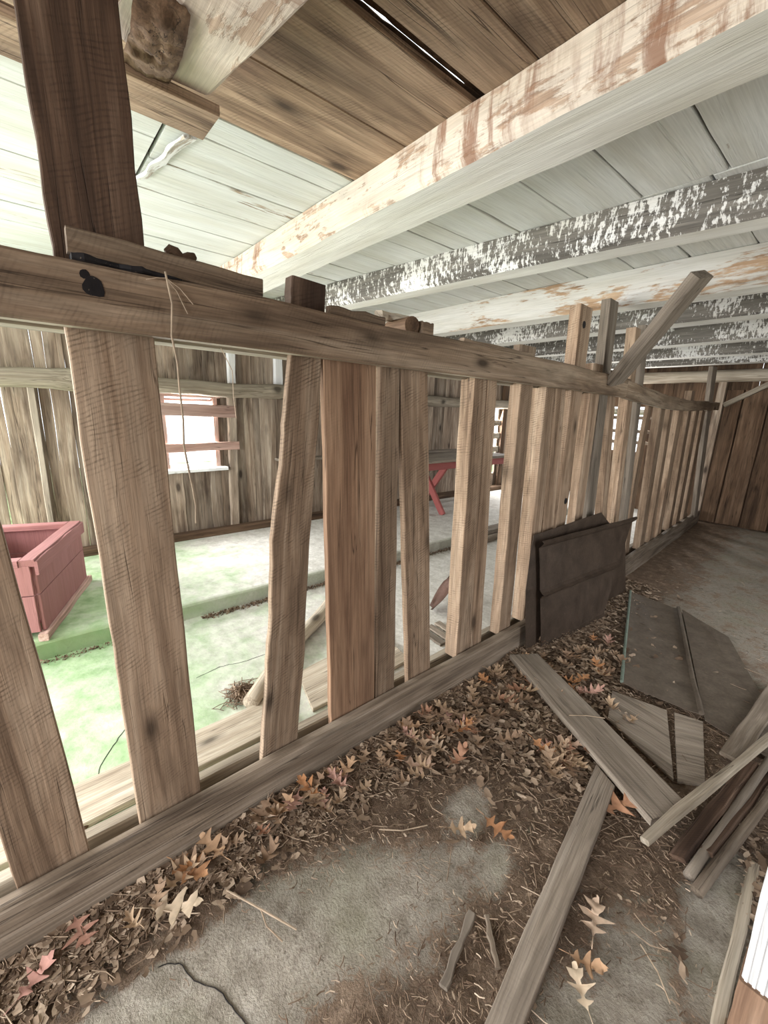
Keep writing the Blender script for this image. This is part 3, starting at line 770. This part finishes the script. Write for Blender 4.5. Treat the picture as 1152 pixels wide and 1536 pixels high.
# ------------------------------------------------------------------ sheet metal
def lerp(a, b, k): return tuple(x+(y-x)*k for x, y in zip(a, b))
def leaning_sheet():
    prof = [0, .012, .03, .25, .46, .485, .50, .515, .54, .75, .93, .96, .985, 1.0]
    bulge = [.006, .018, 0, .004, .002, .014, .030, .014, .002, .004, .002, .026, .036, .022]
    L = [(-1.168, 2.40, .004), (-1.200, 2.352, .40), (-1.238, 2.330, .752)]
    R_ = [(-1.122, 3.235, .006), (-1.180, 3.52, .345), (-1.243, 3.885, .685)]
    rows = []
    for k, bl in zip(prof, bulge):
        def pt(P): return lerp(P[0], P[1], k/.5) if k < .5 else lerp(P[1], P[2], (k-.5)/.5)
        a, c = pt(L), pt(R_); row = []
        for j in range(15):
            q = lerp(a, c, j/14)
            row.append((q[0]+bl+.005*noise.noise((j*.5, k*4, 3)), q[1], q[2]+.004*noise.noise((j*.4, k*3, 8))))
        rows.append(row)
    mb = MB().strip(rows, .003)
    tag(mb.build('tin_sheet', 'tin_dark'), 'dark brown creased tin sheet leaning in front against the fence boards', 'metal sheet')
    rows = []
    L = [(-1.205, 2.27, .004), (-1.226, 2.22, .50), (-1.268, 2.29, .79)]
    R_ = [(-1.205, 3.92, .004), (-1.245, 3.90, .45), (-1.290, 3.30, .80)]
    L = [(-1.198, 2.265, .004), (-1.222, 2.215, .45), (-1.266, 2.30, .785)]
    R_ = [(-1.205, 3.90, .004), (-1.262, 3.86, .45), (-1.268, 3.25, .80)]
    for k in (0, .25, .5, .7, .9, .97, 1.0):
        def pt(P): return lerp(P[0], P[1], k/.5) if k < .5 else lerp(P[1], P[2], (k-.5)/.5)
        a, c = pt(L), pt(R_)
        rows.append([(lerp(a, c, j/10)[0]+(.006 if k > .95 else 0)-.035*max(0, j/10-.4)*(1 if k < .9 else 0)*0, lerp(a, c, j/10)[1], lerp(a, c, j/10)[2]) for j in range(11)])
    mb = MB().strip(rows, .003)
    tag(mb.build('tin_sheet', 'tin_dark'), 'second dark tin sheet standing behind the creased one against the fence', 'metal sheet')
leaning_sheet()
def floor_sheet():
    A = [(-1.165, 3.90), (-.790, 3.85), (-.315, 2.455), (-.680, 2.41)]
    rows = []
    for i in range(16):
        k = i/15; a = lerp(A[0], A[3], k); c = lerp(A[1], A[2], k); row = []
        z0 = .010+.022*min(1, max(0, (k-.75)/.2))
        for j in range(11):
            q = lerp(a, c, j/10); row.append((q[0], q[1], z0+.004*noise.noise((i*.4, j*.5, 0))+(.006 if j in (0, 10) else 0)))
        rows.append(row)
    root = thing('tin_sheet', (-.74, 3.1, .01), 'flat dusty tin sheet on the floor with a green-edged seam', 'metal sheet')
    MB().strip(rows, .003).build('sheet', 'tin_floor', root)
    MB().tube([(lerp(A[0], A[3], k/12)[0], lerp(A[0], A[3], k/12)[1], .020+.022*min(1, max(0, (k/12-.75)/.2))) for k in range(13)], .009, 8).build('seam', 'patina', root)['label'] = 'green corroded seam edge'
    MB().tube([(lerp(A[1], A[2], k/12)[0], lerp(A[1], A[2], k/12)[1], .024+.022*min(1, max(0, (k/12-.75)/.2))) for k in range(13)], .013, 8).build('seam', 'tin_floor', root)
    rows = []
    for i in range(14):
        k = i/13
        a = lerp((-.765, 3.86), (-.295, 2.46), k); c = lerp((-.42, 3.62), (.10, 2.36), k)
        rows.append([(lerp(a, c, j/8)[0], lerp(a, c, j/8)[1], .013+.004*noise.noise((i*.4, j*.5, 7))) for j in range(9)])
    tag(MB().strip(rows, .003).build('tin_sheet', 'tin_floor'), 'flat dusty tin sheet on the floor right of the green-edged sheet', 'metal sheet')
floor_sheet()

# ------------------------------------------------------------------ loose timber on the floor
def slabboard(name, q, z, t, mat, label, cat='plank', z2=None):
    """flat board from four floor corners a0, a1 (one end) and b0, b1 (other end)"""
    a0, a1, b0, b1 = q; z2 = z if z2 is None else z2
    mb = MB(); mb.quad((*a0, z), (*a1, z), (*b0, z2), (*b1, z2), (0, 0, -t), n=12, wob=.002)
    return tag(mb.build(name, mat), label, cat)
slabboard('loose_plank', ((-1.206, 2.092), (-1.105, 2.245), (-.266, 1.571), (-.192, 1.750)), .070, .032, 'grey', 'weathered plank lying from the fence sill to the bundle of sticks', z2=.072)
slabboard('loose_plank', ((-.512, 1.690), (-.414, 1.638), (-.341, .67), (-.278, .746)), .050, .045, 'grey', 'long weathered plank on the dirt reaching from the crossing plank toward the camera')
slabboard('board_offcut', ((-.691, 2.321), (-.615, 2.075), (-.445, 2.386), (-.281, 1.911)), .018, .016, 'grey', 'short wide grey board between the crossing plank and the green-edged tin sheet')
slabboard('board_offcut', ((-.413, 2.40), (-.268, 1.915), (-.300, 2.44), (-.188, 1.986)), .017, .015, 'grey', 'short narrow grey board beside the wide one below the tin sheet')
def stick(p0, p1, w, t, mat, label, wd=(0, 0, 1), rnd_=False, name='stick'):
    mb = MB()
    if rnd_:
        a, c = Vector(p0), Vector(p1)
        mb.tube([a.lerp(c, i/10)+Vector((0, 0, .004*math.sin(i))) for i in range(11)], [w/2*(1-.02*i) for i in range(11)], 10, .2)
    else: mb.board(p0, p1, wd, w, t, n=10, wob=.003)
    return tag(mb.build(name, mat, smooth=rnd_), label, 'stick')
stick((-.150, 2.21, .045), (-.090, 3.15, .05), .085, .02, 'sill', 'pale flat lath running under the top of the stick bundle', wd=(1, 0, 0))
stick((-.253, 1.451, .082), (-.01, 2.60, .125), .036, .022, 'log', 'palest stick, uppermost of the bundle by the white post', wd=(1, 0, .3))
stick((-.166, 1.54, .018), (-.085, 2.21, .065), .055, .02, 'post', 'dark flat stick just under the palest stick', wd=(1, 0, .6))
stick((-.123, 1.50, .019), (-.035, 2.28, .085), .036, .03, 'grey', 'round brown stick second from the white post', rnd_=True)
stick((-.105, 1.62, .040), (-.015, 2.30, .06), .036, .02, 'post', 'dark narrow stick between the round brown one and the outer grey one', wd=(1, 0, .4))
stick((-.092, 1.465, .021), (.025, 2.25, .08), .038, .03, 'sill', 'greyish stick of the bundle nearest the white post', rnd_=True)
stick((-.52, .855, .012), (-.462, .66, .010), .022, .014, 'grey', 'short brown splinter on the dirt beside the long plank', wd=(1, 0, 0), name='wood_splinter')
stick((-.487, .885, .011), (-.392, .806, .010), .016, .012, 'sill', 'small pale splinter beside the longer brown splinter', wd=(1, 0, 0), name='wood_splinter')
# concrete edging strip and white post at the right
mb = MB(); mb.board((.012, 1.75, -.010), (.045, .6, -.010), (1, 0, 0), .03, .04, n=16, wob=.004)
tag(mb.build('edging_strip', 'log'), 'narrow pale edging strip set in the floor beside the white post', 'strip')
post = thing('corner_post', (.135, 1.10, 0), 'white ribbed post with a bare brown foot beside the sticks', 'post')
mb = MB(); mb.quad((.040, 1.10, .24), (.25, 1.10, .24), (.008, 1.10, 1.0), (.2, 1.10, 1.0), (0, .08, 0), n=12, wob=.001)
for i in range(14):
    x = .046+i*.0142
    mb.quad((x, 1.0965, .24), (x+.006, 1.0965, .24), (x-.032, 1.0965, 1.0), (x-.026, 1.0965, 1.0), (0, .006, 0), n=3, wob=0)
mb.build('shaft', 'white_paint', post)
mb = MB(); mb.quad((.045, 1.09, -.02), (.26, 1.09, -.02), (.038, 1.09, .255), (.255, 1.09, .255), (0, .10, 0), n=6); mb.build('foot', 'white_post', post)

# ------------------------------------------------------------------ stall things
def planter():
    A = Vector((-2.985, -.07, .12)); ux = Vector((-.79, .275, 0)).normalized(); uy = Vector((-.275, -.79, 0)).normalized()
    L, D, H = .84, .60, .50
    root = thing('planter_box', A, 'faded red wooden box with a wide rim standing on the green slab', 'box')
    def P(a, b_, z): return A+ux*a+uy*b_+Vector((0, 0, z))
    def side(p0, p1, name='side_board'):
        for z0, z1 in ((.05, .275), (.281, .46)):
            b = MB(); b.quad(P(*p0, z0), P(*p1, z0), P(*p0, z1), P(*p1, z1), (P(*p0, 0)-P(*p1, 0)).cross(Vector(Z3)).normalized()*.022, n=4); b.build(name, 'red', root)
    side((L, 0), (0, 0)); side((0, 0), (0, D)); side((0, D), (L, D)); side((L, D), (L, 0))
    for a0, a1 in (((-.02, .012), (L+.02, .012)), ((-.02, D-.012), (L+.02, D-.012))):
        b = MB(); b.board(P(*a0, .475), P(*a1, .475), uy, .075, .04); b.build('rim', 'red', root)
        b = MB(); b.board(P(a0[0]-.005, a0[1]+(-.045 if a0[1] < .3 else .045), .445), P(a1[0], a1[1]+(-.045 if a0[1] < .3 else .045), .445), Z3, .085, .016); b.build('rim_board', 'red', root)
        b = MB(); b.board(P(a0[0]-.03, a0[1]-(.03 if a0[1] < .3 else -.03), .024), P(a1[0]+.02, a1[1]-(.03 if a0[1] < .3 else -.03), .024), uy, .05, .045); b.build('skid', 'pink', root)
    for a0 in (.012, L-.012):
        b = MB(); b.board(P(a0, .05, .474), P(a0, D-.05, .474), ux, .075, .04); b.build('rim', 'red', root)
    b = MB(); b.board(P(.02, D/2, .065), P(L-.02, D/2, .065), uy, D-.06, .02, n=3); b.build('bottom', 'red', root)
planter()
def picnic_table():
    root = thing('picnic_table', (-3.95, 4.75, .12), 'red picnic table with crossed legs standing by the left plank wall', 'table')
    for i in range(4):
        b = MB(); x = -4.24+i*.195; b.board((x, 3.62, .885), (x, 5.62, .885), (1, 0, 0), .185, .035); b.build('table_board', 'grey', root)
    for x in (-3.62, -4.30):
        b = MB(); b.board((x, 3.64, .82), (x, 5.60, .82), Z3, .095, .028); b.build('apron', 'red_deep', root)
    for y in (4.25, 5.25):
        b = MB(); b.board((-3.70, y, .12), (-4.22, y, .84), (1, 0, 0), .09, .04); b.build('leg', 'red_deep', root)
        b = MB(); b.board((-4.24, y+.045, .12), (-3.70, y+.045, .84), (1, 0, 0), .09, .04); b.build('leg', 'red_deep', root)
picnic_table()
def shovel():
    root = thing('shovel', (-1.99, 2.25, 0), 'rusty shovel with a worn wooden handle leaning behind the fence boards', 'shovel')
    rows = []
    for i in range(9):
        k = i/8; c = lerp((-1.99, 2.245, .01), (-1.93, 2.40, .215), k); w = (.035+.085*math.sin(min(1, k*1.6)*math.pi/2))*(1 if k < .85 else .8)
        row = []
        for j in range(9):
            s = (j-4)/4; d = .035*s*s
            row.append((c[0]+s*w*.75-d*.2, c[1]-s*w*.66-d*.75, c[2]+d*.55))
        rows.append(row)
    MB().strip(rows, .003).build('blade', 'rust', root, smooth=True)
    MB().tube([(-1.945, 2.36, .17), (-1.93, 2.40, .25), (-1.90, 2.39, .33), (-1.87, 2.365, .40), (-1.84, 2.33, .47)], [.016, .019, .02, .019, .019], 10).build('socket', 'rust', root)
    p = lerp((-1.84, 2.33, .47), (-1.372, 1.82, 1.30), 1); MB().tube([lerp((-1.845, 2.335, .455), p, k/12) for k in range(13)], .016, 10, .08).build('handle', 'log', root)
shovel()
mb = MB(); P0, P1 = Vector((-2.52, 1.66, .05)), Vector((-1.80, .685, .042))
mb.tube([P0.lerp(P1, i/14)+Vector((.012*math.sin(i*.5), .012*math.cos(i*.4), 0)) for i in range(15)], [.05-.0006*i for i in range(15)], 14, .1)
tag(mb.build('fallen_pole', 'log', smooth=True), 'pale round pole lying on the stall floor behind the leaning boards', 'pole')
def nest():
    V_ = MB(); r = random.Random(4)
    for i in range(240):
        a = r.uniform(0, 6.28); q = abs(r.gauss(0, .045)); c = Vector((-1.93+q*math.cos(a), .70+q*math.sin(a), .004+max(0, .05-q*.6)*r.random()))
        b = r.uniform(0, 6.28); l = r.uniform(.02, .05)
        d = Vector((math.cos(b)*l, math.sin(b)*l, r.uniform(-.004, .008)))
        c.z = max(c.z, .009)
        V_.tube([c-d, c+Vector((0, 0, .004)), c+d], .0022, 4, rnd=r.random()*.7)
    tag(V_.build('straw_clump', 'litter'), 'small clump of brown straw on the stall floor by the fallen pole', 'straw')
nest()
slabboard('loose_plank', ((-1.565, -.45), (-1.78, -.35), (-1.565, .80), (-1.785, .86)), .030, .028, 'log', 'pale plank lying on the stall floor along the back of the fence')
slabboard('loose_plank', ((-1.58, .93), (-1.90, 1.02), (-1.60, 1.62), (-1.96, 1.68)), .024, .022, 'log', 'wide pale board on the stall floor by the end of the fallen pole')
for i, (y0, lab) in enumerate(((1.90, 'short slat on the stall floor, first of a row by the shovel'), (1.98, 'short slat on the stall floor, second of a row by the shovel'), (2.06, 'short slat on the stall floor, last of a row by the shovel'))):
    slabboard('floor_slat', ((-1.60, y0), (-1.60, y0+.055), (-1.82, y0+.02), (-1.82, y0+.075)), .02, .018, 'grey', lab, 'slat')
for i, (x, z, lab) in enumerate(((-2.86, .05, 'lowest grey plank stacked against the step of the slab'), (-2.84, .10, 'middle grey plank stacked against the step of the slab'), (-2.86, .15, 'top grey plank stacked against the step of the slab'))):
    mb = MB(); mb.board((x, 3.75, z-.024), (x-.01, 5.3, z-.024), (1, 0, 0), .14, .045, n=8); tag(mb.build('stacked_plank', 'grey'), lab, 'plank', 'planks stacked by the slab')
pts = [(-1.565, -.02, .012), (-1.62, .05, .012), (-1.70, .13, .012), (-1.74, .22, .012)]
tag(MB().tube(pts, [.008, .009, .007, .003], 8, .3).build('dark_stick', 'wall_dark'), 'thin dark stick on the green stall floor behind the wide board', 'stick')

# ------------------------------------------------------------------ leaves and litter
OUT = [(0, 0), (.06, .02), (.13, .05), (.17, .16), (.24, .24), (.27, .13), (.31, .055), (.38, .06), (.45, .20), (.55, .36), (.58, .38), (.58, .22), (.585, .08), (.64, .075), (.72, .16), (.84, .25), (.84, .16), (.85, .07), (.90, .08), (.96, .06), (1.0, 0)]
def oak_leaf(mb, pos, ang, size, curl, tilt, rnd, r):
    ca, sa = math.cos(ang), math.sin(ang); V_, Gc = [], []
    up = [(x*(1+r.uniform(-.04, .04)), y*r.uniform(.8, 1.2)) for x, y in OUT]; lo = [(x*(1+r.uniform(-.04, .04)), -y*r.uniform(.8, 1.2)) for x, y in OUT]
    ph = r.uniform(0, 50)
    def put(x, y):
        z = curl*(x-.5)**2*size*1.6+abs(y)*curl*.9*size+size*.07*noise.noise((ph+x*4, y*6, 0))+tilt*x*size
        X, Y = (x-.5)*size, y*size
        V_.append((pos[0]+X*ca-Y*sa, pos[1]+X*sa+Y*ca, pos[2]+z)); Gc.append((X, Y, 0))
    n = len(OUT)
    for x, y in OUT: put(x, 0)
    for x, y in up: put(x, y)
    for x, y in lo: put(x, y)
    F = []
    for i in range(n-1):
        F.append((i, i+1, n+i+1, n+i)); F.append((2*n+i, 2*n+i+1, i+1, i))
    mn = min(v[2] for v in V_); lift = max(0, pos[2]+.001-mn)
    V_ = [(a, b_, c+lift) for a, b_, c in V_]
    mb.add(V_, F, Gc, rnd)
    # stem
    e = Vector(V_[0]); d = Vector((-ca, -sa, .1))*size*.28
    mb.tube([e, e+d*.5, e+d], .0012, 4, rnd=rnd)
# leaves that can be told apart by their look or place
NAMED = [((-1.085, .165), .135, .95, 1.15, 'large tan oak leaf lying open on the litter beside the first wide board'),
         ((-1.175, -.06), .10, .2, .84, 'pinkish oak leaf on the litter at the near end of the sill'),
         ((-1.14, -.16), .085, 2.2, .88, 'small pink leaf nearest the camera along the sill'),
         ((-1.16, .225), .12, .6, .70, 'orange brown oak leaf just above the large tan one at the sill'),
         ((-.705, 1.03), .095, .9, .60, 'tan oak leaf alone on bare dirt, left of a matching pair'),
         ((-.620, 1.135), .105, .1, .74, 'reddish oak leaf of the pair lying alone on bare dirt'),
         ((-.272, 1.13), .11, 1.9, .97, 'pale forked oak leaf on dirt right of the long plank'),
         ((-.234, 1.00), .085, .5, .66, 'small orange leaf above the concrete patch right of the long plank'),
         ((-.224, .935), .085, 2.4, 1.0, 'small pale leaf at the edge of the right concrete patch'),
         ((-.375, 1.575), .15, 1.1, .78, 'big rusty oak leaf under the lower end of the crossing plank'),
         ((-.66, 1.74), .11, .3, .95, 'pale oak leaf beside the near edge of the crossing plank'),
         ((-1.0, 1.11), .12, .8, .95, 'tan oak leaf on the dirt below the broad reddish board'),
         ((-1.04, 1.50), .12, .2, .97, 'pale crumpled oak leaf on the litter below the pair of joined boards'),
         ((-.845, 2.28), .10, 1.3, .71, 'bright orange leaf on the litter between tin sheet and crossing plank'),
         ((-.79, 2.44), .08, .2, .72, 'smaller orange leaf beside the green tin edge')]
rl = random.Random(12)
for (x, y), s, a, rn, lab in NAMED:
    mb = MB(); oak_leaf(mb, (x, y, .020+mound(x, y)), a, s*1.15, rl.uniform(.15, .4), rl.uniform(-.05, .15), min(1, rn), rl)
    tag(mb.build('oak_leaf', 'leaf', smooth=True), lab, 'leaf', 'single oak leaves on the floor')
SPOT = [((-1.19, .45), (.06, .2)), ((-1.15, .95), (.08, .2)), ((-1.10, 1.25), (.10, .2)), ((-1.05, 1.5), (.10, .2)), ((-1.08, 1.85), (.10, .2)), ((-.93, 2.2), (.12, .15)), ((-.85, 2.6), (.13, .2)), ((-.62, 1.66), (.05, .08))]
for i in range(150):
    (cx, cy), (sx, sy) = SPOT[i % len(SPOT)]
    x, y = rl.gauss(cx, sx), rl.gauss(cy, sy)
    if x < fence_x(y)+.05: x = fence_x(y)+.05+rl.random()*.06
    if x > -.74 and y > 2.25: x -= .3; y -= .3
    mb = MB(); oak_leaf(mb, (x, y, .014+mound(x, y)+.02*rl.random()), rl.uniform(0, 6.28), rl.uniform(.07, .125), rl.uniform(.2, .9), rl.uniform(-.1, .3), rl.choice([.2, .3, .35, .4, .5, .5, .55, .6, .6, .65, .72, .8, .9, .98]), rl)
    tag(mb.build('oak_leaf', 'leaf', smooth=True), 'dry curled brown oak leaf in the litter between the fence sill and the planks', 'leaf', 'dry oak leaves in the litter')

def litter_leaves():
    """crumbled leaf pieces too many to count: small curled flakes"""
    V_, F, Rn, Gc = [], [], [], []; r = random.Random(21); n = 0
    def flake(x, y, z, s):
        nonlocal n
        a = r.uniform(0, 6.28); ca, sa = math.cos(a), math.sin(a); cl = r.uniform(.2, 1.6); el = r.uniform(.3, .7); tx, ty = r.uniform(-.5, .5), r.uniform(-.5, .5)
        pts = [(-1, 0), (-.5, el*r.uniform(.5, 1)), (0, el*r.uniform(.3, 1.1)), (.6, el*r.uniform(.4, .9)), (1, 0), (.5, -el*r.uniform(.4, 1)), (0, -el*r.uniform(.2, 1)), (-.6, -el*r.uniform(.4, 1)), (0, 0)]
        zs = []
        for px, py in pts:
            zz = s*(cl*.35*(px*px*.6+py*py)+tx*px*.4+ty*py*.5); zs.append(zz)
        mn = min(zs)
        for (px, py), zz in zip(pts, zs):
            V_.append((x+(px*ca-py*sa)*s, y+(px*sa+py*ca)*s, z+zz-mn)); Gc.append((px*s+n, py*s, 0))
        c = r.random(); Rn.extend([c]*9)
        for k in range(8): F.append((n+k, n+(k+1) % 8, n+8))
        n += 9
    for i in range(11000):
        u = r.random()
        if u < .55:
            y = r.uniform(-.5, 4.2); e = abs(r.gauss(0, .085)) if y < 1.2 else abs(r.gauss(0, .15)); x = fence_x(y)+.012+e; dens = 1
            z = .006+.05*max(0, .12-e)*r.random()
        elif u < .8: x, y = r.gauss(-.95, .17), r.gauss(2.05, .42); z = .006+.012*r.random()
        elif u < .83: x, y = r.uniform(-.10, .12), r.uniform(1.15, 1.9); z = .006
        elif u < .88: x, y = r.gauss(-.66, .08), r.gauss(1.68, .12); z = .006
        else: x, y = r.uniform(-1.1, .0), r.uniform(.6, 2.3); z = .004
        if x < fence_x(y)+.01 or dirt_at(x, y) < .5: continue
        flake(x, y, z+mound(x, y)*.9, r.uniform(.008, .030) if u < .88 else r.uniform(.004, .011))
    mb = MB(); mb.v, mb.f, mb.g, mb.r, mb.mi = V_, F, Gc, Rn, [0]*len(F)
    o = mb.build('leaf_litter', 'litter', smooth=True); tag(o, 'brown crumbled leaf litter heaped along the fence sill and over the dirt', 'leaf litter', kind='stuff')
litter_leaves()
def step_crumbs():
    r = random.Random(5); mb = MB()
    for i in range(3800):
        y = r.uniform(-.3, 3.6); x = -2.915+abs(r.gauss(0, .022))
        if noise.noise((y*2.2, 3, 0)) < -.25 or y < .35 and r.random() < .7: continue
        s_ = r.uniform(.003, .012); z = r.uniform(.0, .018)*max(0, 1-(x+2.915)/.05)
        q = [(x+r.uniform(-s_, s_), y+r.uniform(-s_, s_), z+.001), (x+r.uniform(-s_, s_), y+r.uniform(-s_, s_), z+.001), (x+r.uniform(-s_, s_), y+r.uniform(-s_, s_), z+s_), (x+s_, y-s_, z+s_*.3)]
        mb.add(q, [(0, 1, 2), (0, 2, 3), (1, 3, 2), (0, 3, 1)], rnd=r.random()*.75)
    tag(mb.build('crumb_litter', 'litter'), 'brown crumbs of dirt and bark along the foot of the green slab step', 'litter', kind='stuff')
step_crumbs()
def litter_twigs():
    V_, F, Rn, Gc = [], [], [], []; r = random.Random(33); n = 0
    for i in range(20000):
        u = r.random()
        if u < .42:
            y = r.uniform(-.6, 3.2); e = abs(r.gauss(0, .10)); x = fence_x(y)+.012+e; z = .008+.045*max(0, .14-e)*r.random()
        else: x, y = r.uniform(-1.15, .02), (r.uniform(.3, 2.5) if r.random() < .8 else r.uniform(-.2, 5)); z = .004
        if x < fence_x(y)+.01: continue
        d = dirt_at(x, y)
        if r.random() > (d-.1)*1.3: continue
        l = r.uniform(.003, .014) if r.random() < .93 else r.uniform(.015, .06); w = r.uniform(.0006, .0018); z += mound(x, y)*.9; a = r.uniform(0, 6.28)
        ca, sa = math.cos(a), math.sin(a); bend = r.uniform(-.3, .3)*l; tz = r.uniform(0, .25)*l
        c = r.random(); b = n
        for k in range(3):
            t = k-1; px = x+ca*l*t+(-sa)*bend*(1-t*t); py = y+sa*l*t+ca*bend*(1-t*t); pz = z+tz*(t+1)
            V_.extend([(px-sa*w, py+ca*w, pz), (px+sa*w, py-ca*w, pz), (px, py, pz+w*1.6)]); Gc.extend([(n, l*t, 0)]*3); Rn.extend([c]*3)
        for k in range(2):
            for j in range(3):
                j2 = (j+1) % 3; F.append((b+k*3+j, b+k*3+j2, b+k*3+3+j2, b+k*3+3+j))
        F.append((b, b+2, b+1)); F.append((b+6, b+7, b+8)); n += 9
    mb = MB(); mb.v, mb.f, mb.g, mb.r, mb.mi = V_, F, Gc, Rn, [0]*len(F)
    tag(mb.build('straw_litter', 'twig'), 'fine straw and twig litter strewn over the dirt floor', 'litter', kind='stuff')
litter_twigs()
# a few long twigs
TW = [((-1.05, .30), (-.93, .36), (-.82, .42), .003, 'thin branching twig at the edge of the litter by the concrete patch'), ((-.90, .80), (-.84, .86), (-.80, .95), .0022, 'pale bent straw stem lying on the dirt below the leaning boards'),
      ((-.72, 1.86), (-.66, 1.92), (-.60, 1.98), .0022, 'pale straw stem lying across the crossing plank')]
for a, c, d, rr, lab in TW:
    z = .012 if rr > .002 and 'across' not in lab else .074
    mb = MB(); mb.tube([(*a, z), (*c, z+.006), (*d, z)], rr, 6, rnd=.95)
    if 'branching' in lab: mb.tube([(*c, z+.005), (c[0]+.05, c[1]-.005, z+.004), (c[0]+.11, c[1]+.015, z)], rr*.7, 6, rnd=.9)
    tag(mb.build('twig', 'twig'), lab, 'twig')
